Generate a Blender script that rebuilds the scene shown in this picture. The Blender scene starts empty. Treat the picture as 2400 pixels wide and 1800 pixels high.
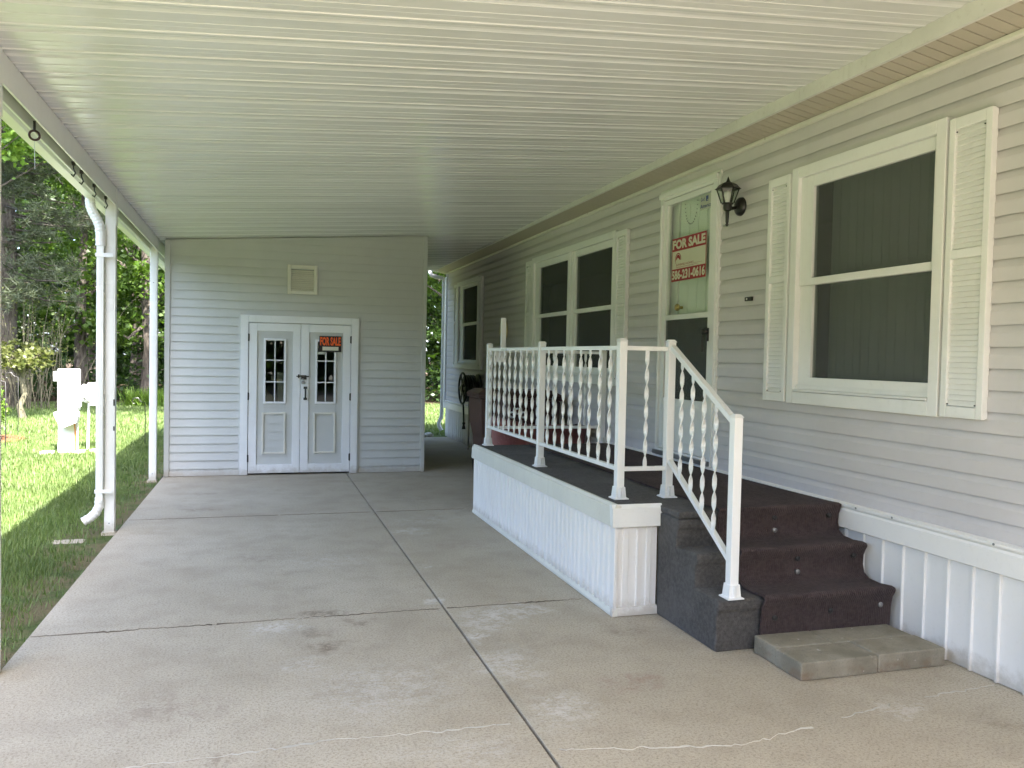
import bpy, bmesh, math, random
import numpy as np
from mathutils import Vector, Matrix
random.seed(7); rng = np.random.default_rng(7)
S = bpy.context.scene
COL = S.collection
R = math.radians

# ------------------------------------------------------------------ camera
YAW, PITCH, ROLL, FPX = .295, -.0321, .0203, 1956.47
cam_d = bpy.data.cameras.new('camera'); cam = bpy.data.objects.new('camera', cam_d); COL.objects.link(cam)
_f = Vector((math.sin(YAW)*math.cos(PITCH), math.cos(YAW)*math.cos(PITCH), math.sin(PITCH)))
_r = Vector((math.cos(YAW), -math.sin(YAW), 0)); _u = _r.cross(_f)
_r2 = _r*math.cos(ROLL)+_u*math.sin(ROLL); _u2 = -_r*math.sin(ROLL)+_u*math.cos(ROLL)
cam.matrix_world = Matrix(((_r2.x, _u2.x, -_f.x, 0), (_r2.y, _u2.y, -_f.y, 0), (_r2.z, _u2.z, -_f.z, 1.45), (0, 0, 0, 1)))
cam_d.sensor_width = 36; cam_d.lens = FPX/2400*36; cam_d.clip_end = 1000; cam_d.clip_start = .05
S.camera = cam
S.render.resolution_x, S.render.resolution_y = 1024, 768

# ------------------------------------------------------------------ light
SUN = Vector((.20, -.75, 1.0)).normalized()          # direction towards the sun
elev = math.asin(SUN.z); azim = math.atan2(SUN.x, SUN.y)
W = bpy.data.worlds.new('World'); S.world = W; W.use_nodes = True
nt = W.node_tree; nt.nodes.clear()
sky = nt.nodes.new('ShaderNodeTexSky'); sky.sky_type = 'NISHITA'; sky.sun_disc = False
sky.sun_elevation = elev; sky.sun_rotation = azim; sky.altitude = 200; sky.dust_density = 3.0; sky.air_density = .7; sky.ozone_density = .4
bg = nt.nodes.new('ShaderNodeBackground'); bg.inputs['Strength'].default_value = .15
wo = nt.nodes.new('ShaderNodeOutputWorld')
nt.links.new(sky.outputs[0], bg.inputs[0]); nt.links.new(bg.outputs[0], wo.inputs[0])
sl = bpy.data.lights.new('sun', 'SUN'); sl.energy = 3.5; sl.angle = R(.53); sl.color = (1, .96, .90)
so = bpy.data.objects.new('sun', sl); COL.objects.link(so); so.location = (4, -10, 20)
so.rotation_euler = (-SUN).to_track_quat('-Z', 'Y').to_euler()
S.view_settings.view_transform = 'Standard'; S.view_settings.look = 'None'
S.view_settings.exposure = 3.3; S.view_settings.gamma = 1
S.render.engine = 'CYCLES'
S.cycles.max_bounces = 10; S.cycles.diffuse_bounces = 6; S.cycles.transparent_max_bounces = 12

# ------------------------------------------------------------------ materials
class N:
    def __init__(s, name):
        s.m = bpy.data.materials.new(name); s.m.use_nodes = True
        s.t = s.m.node_tree; s.b = s.t.nodes['Principled BSDF']; s.out = s.t.nodes['Material Output']
    def n(s, typ, **kw):
        x = s.t.nodes.new('ShaderNode'+typ)
        for k, v in kw.items(): setattr(x, k, v)
        return x
    def l(s, a, b): s.t.links.new(a, b)
    def pos(s):
        return s.n('NewGeometry').outputs['Position']
    def mapv(s, v, scale=(1, 1, 1)):
        m = s.n('Mapping'); m.inputs['Scale'].default_value = scale; s.l(v, m.inputs[0]); return m.outputs[0]
    def noise(s, v, scale, detail=4, rough=.6):
        x = s.n('TexNoise'); x.inputs['Scale'].default_value = scale; x.inputs['Detail'].default_value = detail
        x.inputs['Roughness'].default_value = rough; s.l(v, x.inputs['Vector']); return x.outputs['Fac']
    def ramp(s, v, a, b, lo=0, hi=1):
        x = s.n('MapRange'); x.interpolation_type = 'SMOOTHSTEP'
        for i, k in ((1, a), (2, b), (3, lo), (4, hi)): x.inputs[i].default_value = k
        s.l(v, x.inputs[0]); return x.outputs[0]
    def mix(s, f, a, b, typ='MIX'):
        x = s.n('Mix', data_type='RGBA', blend_type=typ)
        for sock, v in ((x.inputs[0], f), (x.inputs[6], a), (x.inputs[7], b)):
            if isinstance(v, (int, float)): sock.default_value = v
            elif isinstance(v, tuple): sock.default_value = (*v, 1) if len(v) == 3 else v
            else: s.l(v, sock)
        return x.outputs[2]
    def math(s, op, a, b=0.):
        x = s.n('Math', operation=op)
        for i, v in ((0, a), (1, b)):
            if isinstance(v, (int, float)): x.inputs[i].default_value = v
            else: s.l(v, x.inputs[i])
        return x.outputs[0]
    def bump(s, h, strength=.3, dist=.01):
        x = s.n('Bump'); x.inputs['Strength'].default_value = strength; x.inputs['Distance'].default_value = dist
        s.l(h, x.inputs['Height']); s.l(x.outputs[0], s.b.inputs['Normal'])

def paint(name, col, rough=.45, var=.10, spec=.5, bump=.05, dirt=None, metal=0., grime=(.30, .28, .22), grimeamt=.18):
    """painted / vinyl surface: soft mottling, fine grime specks and slight waviness"""
    k = N(name); p = k.pos()
    a = k.noise(p, 1.7, 5); b = k.noise(p, 38, 3)
    c = k.mix(k.ramp(a, .3, .7), tuple(x*(1-var) for x in col), tuple(min(1, x*(1+var*.45)) for x in col))
    c = k.mix(k.math('MULTIPLY', k.ramp(b, .55, .8), grimeamt), c, grime)
    st = k.noise(k.mapv(p, (9, 9, .7)), 1.6, 4)
    c = k.mix(k.math('MULTIPLY', k.ramp(st, .55, .78), grimeamt*.8), c, grime)
    k.l(c, k.b.inputs['Base Color']); k.b.inputs['Metallic'].default_value = metal
    k.l(k.ramp(a, .2, .8, rough-.06, rough+.1), k.b.inputs['Roughness'])
    k.b.inputs['Specular IOR Level'].default_value = spec
    if bump: k.bump(k.noise(p, 9, 3), bump, .01)
    return k.m

M = {}
M['siding'] = paint('siding vinyl', (.615, .585, .585), .5, .05, .35, .04, grimeamt=.06)
M['shedsiding'] = paint('shed siding vinyl', (.562, .572, .548), .5, .05, .35, .04, grimeamt=.06)
M['white'] = paint('white vinyl trim', (.82, .815, .79), .42, .05, .45, .03, grimeamt=.08)
M['whitemetal'] = paint('white enamel metal', (.83, .83, .80), .30, .06, .5, .03, grimeamt=.10)
M['rail'] = paint('white railing paint', (.87, .87, .86), .32, .03, .5, .03, grimeamt=.05)
M['doorwhite'] = paint('white painted wood', (.80, .81, .81), .5, .06, .4, .06, grimeamt=.08)
M['skirt'] = paint('white skirting vinyl', (.85, .83, .795), .42, .03, .45, .03, grimeamt=.07)
M['cream'] = paint('cream cap trim', (.72, .70, .62), .42, .07, .45, .03, grimeamt=.14)
M['soffit'] = paint('soffit vinyl', (.46, .41, .335), .5, .06, .35, .02, grimeamt=.1)
M['blackmetal'] = paint('black iron', (.018, .017, .016), .4, .3, .5, .1, grimeamt=.2, grime=(.06, .05, .04))
M['darkrubber'] = paint('dark hose rubber', (.02, .028, .022), .5, .3, .5, .1, grimeamt=.1)
M['brass'] = paint('brass', (.55, .38, .12), .3, .1, .5, 0, metal=.9)
M['steel'] = paint('steel', (.35, .35, .35), .4, .2, .5, .05, metal=.8)
M['binbrown'] = paint('brown plastic bin', (.115, .066, .055), .5, .2, .4, .1)
M['bindark'] = paint('dark maroon plastic', (.05, .020, .022), .45, .25, .4, .1)
M['cartred'] = paint('faded red plastic', (.24, .085, .08), .45, .3, .4, .12, grime=(.45, .25, .22), grimeamt=.5)
M['rope'] = paint('white rope', (.55, .58, .62), .8, .1, .2, .1)
M['utility'] = paint('white utility enamel', (.80, .80, .78), .5, .05, .4, .02)
M['orange'] = paint('orange wire', (.55, .22, .03), .6, .2, .3, .1)
M['mutedblue'] = paint('printed blue', (.09, .12, .28), .6, .1, .2, 0)
M['signred'] = paint('sign red print', (.34, .022, .028), .4, .08, .4, 0, grimeamt=.05)
M['signwhite'] = paint('sign white print', (.66, .64, .50), .4, .05, .4, 0, grimeamt=.04)
M['signblack'] = paint('sign black print', (.012, .012, .013), .4, .2, .4, 0)
M['signorange'] = paint('sign orange print', (.85, .13, .025), .45, .08, .3, 0, grimeamt=.03)
M['stickerwhite'] = paint('sticker pale print', (.50, .52, .44), .5, .05, .3, 0, grimeamt=.03)
M['bulb'] = paint('frosted bulb', (.75, .75, .70), .4, .03, .5, 0, grimeamt=0)
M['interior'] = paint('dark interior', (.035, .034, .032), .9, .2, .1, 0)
M['innerdoor'] = paint('inner door paint', (.84, .85, .80), .45, .05, .4, .02, grimeamt=.03)
M['blind'] = paint('vertical blind fabric', (.66, .69, .66), .85, .1, .1, .05)
M['stone'] = paint('pale flat stone', (.50, .47, .42), .9, .25, .2, .4)
M['asphalt'] = paint('asphalt', (.035, .035, .035), .9, .2, .1, .5)
M['fasciapaint'] = paint('aged fascia metal', (.68, .665, .63), .4, .10, .45, .05, grimeamt=.25, grime=(.32, .29, .23))
M['jointdirt'] = paint('joint dirt', (.05, .043, .034), .95, .3, .1, .5)
M['beamshade'] = paint('beam channel shade', (.022, .021, .02), .8, .3, .1, .2)  # near-black colour stands for the shade up inside the beam channel
M['jointdust'] = paint('dark joint dust', (.15, .12, .085), .95, .4, .1, .5, grime=(.06, .05, .04), grimeamt=.7)
M['mulch'] = paint('red brown mulch', (.20, .085, .045), .95, .4, .1, 1.0)
M['roofshingle'] = paint('roof shingle', (.12, .11, .10), .9, .3, .1, .6)
M['crack'] = paint('crack filler', (.52, .49, .42), .9, .3, .1, .5, grime=(.25, .22, .17), grimeamt=.7)
M['clock'] = paint('cream round fixture', (.72, .62, .38), .4, .1, .4, 0)

def mk_splash(m, col=(.33, .27, .19)):
    k = N.__new__(N); k.m = m; k.t = m.node_tree; k.b = k.t.nodes['Principled BSDF']
    src = k.b.inputs['Base Color'].links[0].from_socket; p = k.pos(); sp = k.n('SeparateXYZ'); k.l(p, sp.inputs[0])
    h = k.math('ADD', sp.outputs[2], k.math('MULTIPLY', k.noise(p, 14, 5, .7), -.16))
    f = k.math('MULTIPLY', k.ramp(h, .03, -.08), .55)
    k.l(k.mix(f, src, col), k.b.inputs['Base Color'])
mk_splash(M['skirt']); mk_splash(M['whitemetal']); mk_splash(M['doorwhite']); mk_splash(M['shedsiding'])
def mk_ceiling():
    k = N('cream enamel roof pan'); p = k.pos()
    a = k.noise(k.mapv(p, (.5, 2.5, 1)), 1.3, 4); st = k.noise(k.mapv(p, (.8, 14, 1)), 2.2, 4)
    c = k.mix(k.ramp(a, .3, .7), (.635, .64, .63), (.70, .705, .695))
    c = k.mix(k.math('MULTIPLY', k.ramp(st, .52, .75), .08), c, (.56, .51, .45))
    c = k.mix(k.math('MULTIPLY', k.ramp(k.noise(p, 60, 2), .6, .8), .10), c, (.4, .37, .3))
    k.l(c, k.b.inputs['Base Color']); k.b.inputs['Specular IOR Level'].default_value = .55
    k.l(k.ramp(a, .2, .8, .17, .24), k.b.inputs['Roughness'])
    k.bump(k.noise(k.mapv(p, (.6, 6, 1)), 1.5, 3), .12, .02); return k.m
M['pan'] = mk_ceiling()

def mk_concrete():
    k = N('weathered concrete'); p = k.pos()
    big = k.noise(p, .55, 5, .6); mid = k.noise(p, 3.2, 6, .65); fine = k.noise(p, 90, 3, .7); spk = k.noise(p, 260, 2, .6)
    c = k.mix(k.ramp(big, .32, .68), (.415, .358, .268), (.490, .434, .340))
    c = k.mix(k.math('MULTIPLY', k.ramp(mid, .42, .68), .36), c, (.30, .25, .18))
    c = k.mix(k.math('MULTIPLY', k.ramp(k.noise(k.mapv(p, (1, 2.4, 1)), 1.6, 6, .7), .56, .76), .28), c, (.24, .195, .14))
    c = k.mix(k.math('MULTIPLY', k.ramp(fine, .46, .68), .62), c, (.19, .16, .115))
    c = k.mix(k.math('MULTIPLY', k.ramp(spk, .58, .72), .65), c, (.62, .59, .52))
    wob = k.n('VectorMath', operation='ADD'); nz = k.n('TexNoise'); nz.inputs['Scale'].default_value = 5; nz.inputs['Detail'].default_value = 4
    k.l(p, nz.inputs['Vector']); sc = k.n('VectorMath', operation='SCALE'); sc.inputs['Scale'].default_value = .35
    k.l(nz.outputs['Color'], sc.inputs[0]); k.l(p, wob.inputs[0]); k.l(sc.outputs[0], wob.inputs[1])
    off = .175; blot = k.ramp(k.math('ADD', k.math('MULTIPLY', k.noise(p, 13, 6, .75), .65), k.math('MULTIPLY', k.noise(k.mapv(p, (1, 1.8, 1)), 34, 4, .7), .35)), .44, .58, .08, 1)
    def spot(x, y, r, col, amt, sx=1.):
        nonlocal c
        mp = k.n('VectorMath', operation='SUBTRACT'); k.l(wob.outputs[0], mp.inputs[0]); mp.inputs[1].default_value = (x+off, y+off, off)
        m2 = k.n('VectorMath', operation='MULTIPLY'); k.l(mp.outputs[0], m2.inputs[0]); m2.inputs[1].default_value = (1/sx, 1, 0)
        ln = k.n('VectorMath', operation='LENGTH'); k.l(m2.outputs[0], ln.inputs[0])
        f = k.math('MULTIPLY', k.ramp(ln.outputs['Value'], r, r*.2), amt)
        f = k.math('MULTIPLY', f, blot); c = k.mix(f, c, col)
    br, wh = (.16, .12, .08), (.66, .64, .60)
    for s in ((.36, 4.72, .13, br, .75, 1.5), (.33, 4.16, .14, br, .7, 1.2), (.52, 4.52, .10, br, .6, 1.4), (.30, 4.40, .12, br, .5, 1.3),
              (.10, 4.50, .16, wh, .55, 1.2), (.2, 3.95, .18, wh, .3, 1), (1.22, 4.40, .30, wh, .55, .9), (1.15, 3.75, .32, wh, .5, .7), (1.08, 4.15, .12, wh, .8, .6), (1.0, 4.85, .12, wh, .6, .6), (1.45, 4.5, .2, wh, .5, 1.5),
              (1.2, 3.2, .28, wh, .5, .8), (1.3, 4.02, .2, (.30, .26, .20), .4, 1.5), (1.1, 5.6, .12, wh, .5, .5), (1.2, 6.8, .2, wh, .4, 1.2), (.55, 3.6, .45, wh, .3, 1.2), (1.9, 4.05, .12, br, .5, 1.4), (1.65, 3.35, .14, (.28, .16, .12), .45, 1.4),
              (-.45, 8.1, .16, br, .5, 1.8), (-.5, 9.0, .12, br, .45, 1.6), (.0, 6.1, .18, br, .3, 1.8), (-.35, 3.6, .25, (.22, .17, .13), .45, 1.3),
              (.5, 5.9, .3, wh, .18, 1.6), (1.4, 7.2, .35, wh, .2, 1.3), (1.5, 6.2, .25, (.27, .2, .16), .35, 1.6), (-.1, 3.12, .08, br, .5, 2),
              (2.6, 2.85, .12, wh, .35, 1.6), (2.9, 2.6, .1, br, .4, 1.5), (.75, 2.95, .2, wh, .25, 2)):
        spot(*s)
    k.l(c, k.b.inputs['Base Color']); k.b.inputs['Roughness'].default_value = .9; k.b.inputs['Specular IOR Level'].default_value = .25
    h = k.math('ADD', k.math('MULTIPLY', fine, .7), k.math('MULTIPLY', k.noise(p, 26, 4), .6)); k.bump(h, .5, .006); return k.m
M['concrete'] = mk_concrete()

def mk_block():
    k = N('concrete block'); p = k.pos()
    c = k.mix(k.ramp(k.noise(p, 7, 5), .3, .7), (.22, .195, .145), (.32, .29, .225))
    c = k.mix(k.math('MULTIPLY', k.ramp(k.noise(p, 120, 3), .5, .75), .5), c, (.14, .125, .10))
    nz = k.n('SeparateXYZ'); k.l(p, nz.inputs[0])
    c = k.mix(k.math('MULTIPLY', k.math('MULTIPLY', k.ramp(nz.outputs[2], .062, .03), k.ramp(k.noise(p, 9, 3), .46, .66)), .45), c, (.19, .11, .065))
    c = k.mix(k.math('MULTIPLY', k.ramp(k.noise(p, 22, 3), .66, .74), .6), c, (.55, .53, .48))
    k.l(c, k.b.inputs['Base Color']); k.b.inputs['Roughness'].default_value = .95; k.b.inputs['Specular IOR Level'].default_value = .2
    k.bump(k.noise(p, 140, 4), .6, .004); return k.m
M['block'] = mk_block()

def mk_carpet(name, a, b, ribs):
    k = N(name); p = k.pos()
    c = k.mix(k.ramp(k.noise(p, 55, 4), .3, .7), a, b)
    c = k.mix(k.math('MULTIPLY', k.ramp(k.noise(p, 3, 4), .45, .75), .45), c, tuple(x*1.45 for x in b))
    c = k.mix(k.math('MULTIPLY', k.ramp(k.noise(p, 300, 2), .6, .75), .5), c, tuple(min(1, x*2.4) for x in b))
    k.l(c, k.b.inputs['Base Color']); k.b.inputs['Roughness'].default_value = 1; k.b.inputs['Specular IOR Level'].default_value = .05
    k.b.inputs['Sheen Weight'].default_value = .06; k.b.inputs['Sheen Roughness'].default_value = .6
    h = k.noise(p, 240, 3)
    if ribs:
        w = k.n('TexWave'); w.wave_type = 'BANDS'; w.bands_direction = 'X'; w.inputs['Scale'].default_value = 26; w.inputs['Distortion'].default_value = .6
        k.l(p, w.inputs['Vector']); h = k.math('ADD', h, k.math('MULTIPLY', w.outputs['Fac'], .8))
    k.bump(h, .8, .006); return k.m
M['greycarpet'] = mk_carpet('grey carpet', (.066, .061, .057), (.108, .101, .095), False)
M['runner'] = mk_carpet('burgundy ribbed carpet', (.046, .031, .030), (.078, .056, .054), True)

def mk_glass(name, tint, rough=.0, spec=1.0):
    k = N(name); k.t.nodes.remove(k.b)
    tr = k.n('BsdfTransparent'); tr.inputs[0].default_value = (*tint, 1)
    gl = k.n('BsdfGlossy'); gl.inputs['Roughness'].default_value = rough; gl.inputs[0].default_value = (spec, spec, spec, 1)
    lw = k.n('LayerWeight'); lw.inputs[0].default_value = .5
    fr = k.math('ADD', k.math('MULTIPLY', k.math('POWER', lw.outputs['Facing'], 5.), .6), .028)
    if rough > -1:
        b = k.n('Bump'); b.inputs['Strength'].default_value = .02; b.inputs['Distance'].default_value = .02
        k.l(k.noise(k.pos(), 2.2, 2), b.inputs['Height']); k.l(b.outputs[0], gl.inputs['Normal'])
    mx = k.n('MixShader'); k.l(fr, mx.inputs[0]); k.l(tr.outputs[0], mx.inputs[1]); k.l(gl.outputs[0], mx.inputs[2])
    k.l(mx.outputs[0], k.out.inputs[0]); return k.m
M['glass'] = mk_glass('window glass', (.86, .90, .87))
M['lampglass'] = mk_glass('lantern glass', (.80, .84, .80), .15)
M['doorglass'] = mk_glass('storm door glass', (.95, .975, .95))
def mk_screen():
    k = N('insect screen'); k.t.nodes.remove(k.b)
    tr = k.n('BsdfTransparent'); tr.inputs[0].default_value = (1, 1, 1, 1)
    df = k.n('BsdfDiffuse'); df.inputs[0].default_value = (.112, .115, .112, 1)
    mx = k.n('MixShader'); mx.inputs[0].default_value = .62
    k.l(tr.outputs[0], mx.inputs[1]); k.l(df.outputs[0], mx.inputs[2]); k.l(mx.outputs[0], k.out.inputs[0]); return k.m
M['screen'] = mk_screen()

def mk_leaf(name, a, b, trans=.35, rough=.45):
    k = N(name); g = k.n('NewGeometry')
    c = k.mix(g.outputs['Random Per Island'], a, b)
    c = k.mix(k.ramp(k.noise(g.outputs['Position'], .9, 3), .35, .65), c, tuple((x+y)*.36 for x, y in zip(a, b)))
    k.l(c, k.b.inputs['Base Color']); k.b.inputs['Roughness'].default_value = rough; k.b.inputs['Specular IOR Level'].default_value = .35
    t = k.n('BsdfTranslucent'); k.l(k.mix(1., c, (1.5, 1.6, .7), 'MULTIPLY'), t.inputs[0])
    mx = k.n('MixShader'); mx.inputs[0].default_value = trans
    k.l(k.b.outputs[0], mx.inputs[1]); k.l(t.outputs[0], mx.inputs[2]); k.l(mx.outputs[0], k.out.inputs[0]); return k.m
M['grass'] = mk_leaf('grass blades', (.098, .155, .040), (.162, .225, .070), .25, .5)
M['maple'] = mk_leaf('maple leaves', (.060, .125, .018), (.130, .210, .034), .45)
M['oak'] = mk_leaf('dark broad leaves', (.020, .046, .010), (.045, .085, .016), .35)
M['pine'] = mk_leaf('pine needles', (.060, .078, .040), (.120, .140, .078), .2)
M['yellowleaf'] = mk_leaf('yellow green leaves', (.095, .125, .035), (.175, .18, .06), .35)
M['brightleaf'] = mk_leaf('bright shrub leaves', (.10, .20, .03), (.20, .30, .05), .35)
def mk_bark(name, a, b):
    k = N(name); p = k.pos(); n = k.noise(k.mapv(p, (6, 6, 1.3)), 3, 6, .7)
    k.l(k.mix(k.ramp(n, .35, .65), a, b), k.b.inputs['Base Color']); k.b.inputs['Roughness'].default_value = .95
    k.bump(n, .9, .04); return k.m
M['bark'] = mk_bark('bark', (.045, .036, .028), (.12, .10, .08))
M['twig'] = mk_bark('pale twigs', (.07, .065, .04), (.16, .145, .09))
def mk_lawn():
    k = N('lawn soil'); p = k.pos(); s = k.n('SeparateXYZ'); k.l(p, s.inputs[0])
    c = k.mix(k.ramp(k.noise(p, 1.2, 5), .3, .7), (.072, .100, .034), (.112, .145, .052))
    c = k.mix(k.math('MULTIPLY', k.ramp(k.noise(p, 45, 3), .45, .7), .6), c, (.035, .06, .015))
    edge = k.math('MULTIPLY', k.ramp(s.outputs[0], -1.75, -1.12), k.ramp(s.outputs[0], 2.0, 1.5))
    f = k.math('MULTIPLY', edge, k.ramp(k.noise(p, 2.6, 4), .38, .58))
    c = k.mix(k.math('MULTIPLY', f, .7), c, (.19, .140, .085))
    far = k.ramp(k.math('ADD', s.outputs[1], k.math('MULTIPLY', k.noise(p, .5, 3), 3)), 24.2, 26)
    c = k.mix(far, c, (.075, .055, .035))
    k.l(c, k.b.inputs['Base Color']); k.b.inputs['Roughness'].default_value = 1; k.b.inputs['Specular IOR Level'].default_value = .1
    k.bump(k.noise(p, 60, 4), .8, .03); return k.m
M['lawn'] = mk_lawn()

# ------------------------------------------------------------------ mesh helpers
def orth(d):
    d = Vector(d).normalized(); a = Vector((0, 0, 1)) if abs(d.z) < .9 else Vector((1, 0, 0))
    u = d.cross(a).normalized(); return d, u, d.cross(u).normalized()
class MB:
    def __init__(s): s.v = []; s.f = []
    def add(s, vs, fs):
        o = len(s.v); s.v += [tuple(x) for x in vs]; s.f += [tuple(i+o for i in f) for f in fs]; return s
    def box(s, x0, x1, y0, y1, z0, z1):
        return s.add([(x, y, z) for x in (x0, x1) for y in (y0, y1) for z in (z0, z1)],
                     [(0, 1, 3, 2), (4, 6, 7, 5), (0, 4, 5, 1), (2, 3, 7, 6), (0, 2, 6, 4), (1, 5, 7, 3)])
    def prism(s, poly, ax, a0, a1, f0=None, f1=None):
        n = len(poly)
        def P(p, a): return (a, p[0], p[1]) if ax == 'x' else (p[0], a, p[1]) if ax == 'y' else (p[0], p[1], a)
        vs = [P(p, a0) for p in poly]+[P(p, a1) for p in poly]
        return s.add(vs, [tuple(range(n)), tuple(range(2*n-1, n-1, -1))]+[(i, i+n, (i+1) % n+n, (i+1) % n) for i in range(n)])
    def tube(s, path, r, n=8, closed=False, flat=None):
        P = [Vector(p) for p in path]; m = len(P); rs = r if isinstance(r, (list, tuple)) else [r]*m
        vs = []; d, u, w = orth(P[1]-P[0])
        for i, p in enumerate(P):
            t = (P[(i+1) % m]-P[i-1]) if closed else (P[min(i+1, m-1)]-P[max(i-1, 0)])
            t.normalize(); u = (u-t*u.dot(t)).normalized(); w = t.cross(u)
            for k in range(n):
                a = 2*math.pi*k/n; vs.append(p+(u*math.cos(a)+w*math.sin(a))*rs[i])
        fs = []
        for i in range(m if closed else m-1):
            j = (i+1) % m
            for k in range(n): fs.append((i*n+k, i*n+(k+1) % n, j*n+(k+1) % n, j*n+k))
        if not closed: fs += [tuple(range(n))[::-1], tuple(range((m-1)*n, m*n))]
        return s.add(vs, fs)
    def bar(s, path, w, h, side=(1, 0, 0)):
        """rectangular section swept along a path; side = direction of width"""
        P = [Vector(p) for p in path]; m = len(P); vs = []
        for i, p in enumerate(P):
            t = (P[min(i+1, m-1)]-P[max(i-1, 0)]).normalized(); a = Vector(side); a = (a-t*a.dot(t)).normalized(); b = t.cross(a)
            for x, y in ((-1, -1), (1, -1), (1, 1), (-1, 1)): vs.append(p+a*x*w/2+b*y*h/2)
        fs = [(3, 2, 1, 0), tuple(range((m-1)*4, m*4))]
        for i in range(m-1):
            for k in range(4): fs.append((i*4+k, i*4+(k+1) % 4, i*4+4+(k+1) % 4, i*4+4+k))
        return s.add(vs, fs)
    def lathe(s, prof, c=(0, 0, 0), n=16, ax='z', phase=0.):
        c = Vector(c); vs = []
        for r, z in prof:
            for k in range(n):
                a = 2*math.pi*k/n+phase; p = (r*math.cos(a), r*math.sin(a), z)
                if ax == 'x': p = (z, r*math.cos(a), r*math.sin(a))
                if ax == 'y': p = (r*math.cos(a), z, r*math.sin(a))
                vs.append(c+Vector(p))
        m = len(prof); fs = [tuple(range(n)), tuple(range((m-1)*n, m*n))]
        for i in range(m-1):
            for k in range(n): fs.append((i*n+k, i*n+(k+1) % n, (i+1)*n+(k+1) % n, (i+1)*n+k))
        return s.add(vs, fs)
    def mesh(s, name, mat, smooth=None):
        me = bpy.data.meshes.new(name); me.from_pydata(s.v, [], s.f)
        bm = bmesh.new(); bm.from_mesh(me); bmesh.ops.recalc_face_normals(bm, faces=bm.faces); bm.to_mesh(me); bm.free()
        me.materials.append(mat)
        if smooth:
            me.polygons.foreach_set('use_smooth', [True]*len(me.polygons)); me.set_sharp_from_angle(angle=R(smooth))
        return me
    def build(s, name, mat, parent=None, bevel=0, smooth=None, seg=2):
        return link(name, s.mesh(name, M[mat] if isinstance(mat, str) else mat, smooth), parent, bevel, seg)
def link(name, me, parent=None, bevel=0, seg=2, loc=None):
    o = bpy.data.objects.new(name, me); COL.objects.link(o)
    if loc: o.location = loc
    if parent: setparent(o, parent)
    if bevel:
        b = o.modifiers.new('bevel', 'BEVEL'); b.width = bevel; b.segments = seg; b.limit_method = 'ANGLE'; b.angle_limit = R(40)
    return o
def wloc(p):
    v = Vector((0, 0, 0))
    while p: v += p.location; p = p.parent
    return v
def setparent(o, p):
    # thing empties only translate; meshes keep world coordinates
    o.parent = p; o.matrix_parent_inverse = Matrix.Translation(-wloc(p)) if p.get('_e') else Matrix.Identity(4)
    if not p.get('_e') and p.location.length > 1e-9: o.matrix_parent_inverse = Matrix.Translation(-p.location)
def thing(name, loc, label, cat, group=None):
    o = bpy.data.objects.new(name, None); COL.objects.link(o); o.location = loc; o.empty_display_size = .1
    o['_e'] = 1; return tag(o, label, cat, group)
def tag(o, label, cat, group=None):
    o['label'] = label; o['category'] = cat
    if group: o['group'] = group
    return o
def struct(o): o['kind'] = 'structure'; return o
def stuff(o): o['kind'] = 'stuff'; return o
def quads(name, V, mat, parent=None):
    """V: (N,k,3) numpy polygons -> one mesh"""
    n, k, _ = V.shape; me = bpy.data.meshes.new(name)
    me.vertices.add(n*k); me.vertices.foreach_set('co', V.reshape(-1).astype(np.float32))
    me.loops.add(n*k); me.loops.foreach_set('vertex_index', np.arange(n*k, dtype=np.int32))
    me.polygons.add(n); me.polygons.foreach_set('loop_start', np.arange(0, n*k, k, dtype=np.int32))
    me.polygons.foreach_set('loop_total', np.full(n, k, dtype=np.int32))
    me.update(calc_edges=True); me.materials.append(M[mat]); return link(name, me, parent)
def text(name, body, mat, parent, org, xd, ud, w, h, bold=.0, lift=.0012):
    """flat printed lettering fitted to a w x h box whose lower-left corner is org"""
    cu = bpy.data.curves.new(name, 'FONT'); cu.body = body; cu.size = 1; cu.offset = bold; cu.resolution_u = 3
    t = bpy.data.objects.new(name, cu); COL.objects.link(t)
    me = bpy.data.meshes.new_from_object(t.evaluated_get(bpy.context.evaluated_depsgraph_get()))
    bpy.data.objects.remove(t); bpy.data.curves.remove(cu)
    co = np.empty(len(me.vertices)*3, np.float32); me.vertices.foreach_get('co', co); co = co.reshape(-1, 3)
    lo = co.min(0); hi = co.max(0); q = (co-lo)/np.maximum(hi-lo, 1e-6)
    xd, ud = np.array(xd, float), np.array(ud, float); nd = np.cross(xd, ud)
    P = np.array(org)+q[:, :1]*w*xd+q[:, 1:2]*h*ud+nd*lift
    me.vertices.foreach_set('co', P.astype(np.float32).reshape(-1)); me.materials.clear(); me.materials.append(M[mat]); me.update()
    return link(name, me, parent)

def zc(x, y): return 2.79+.073*x-.008*(y-10.25)        # carport ceiling plane
WX = 3.25                                              # outer face of the house siding

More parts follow.
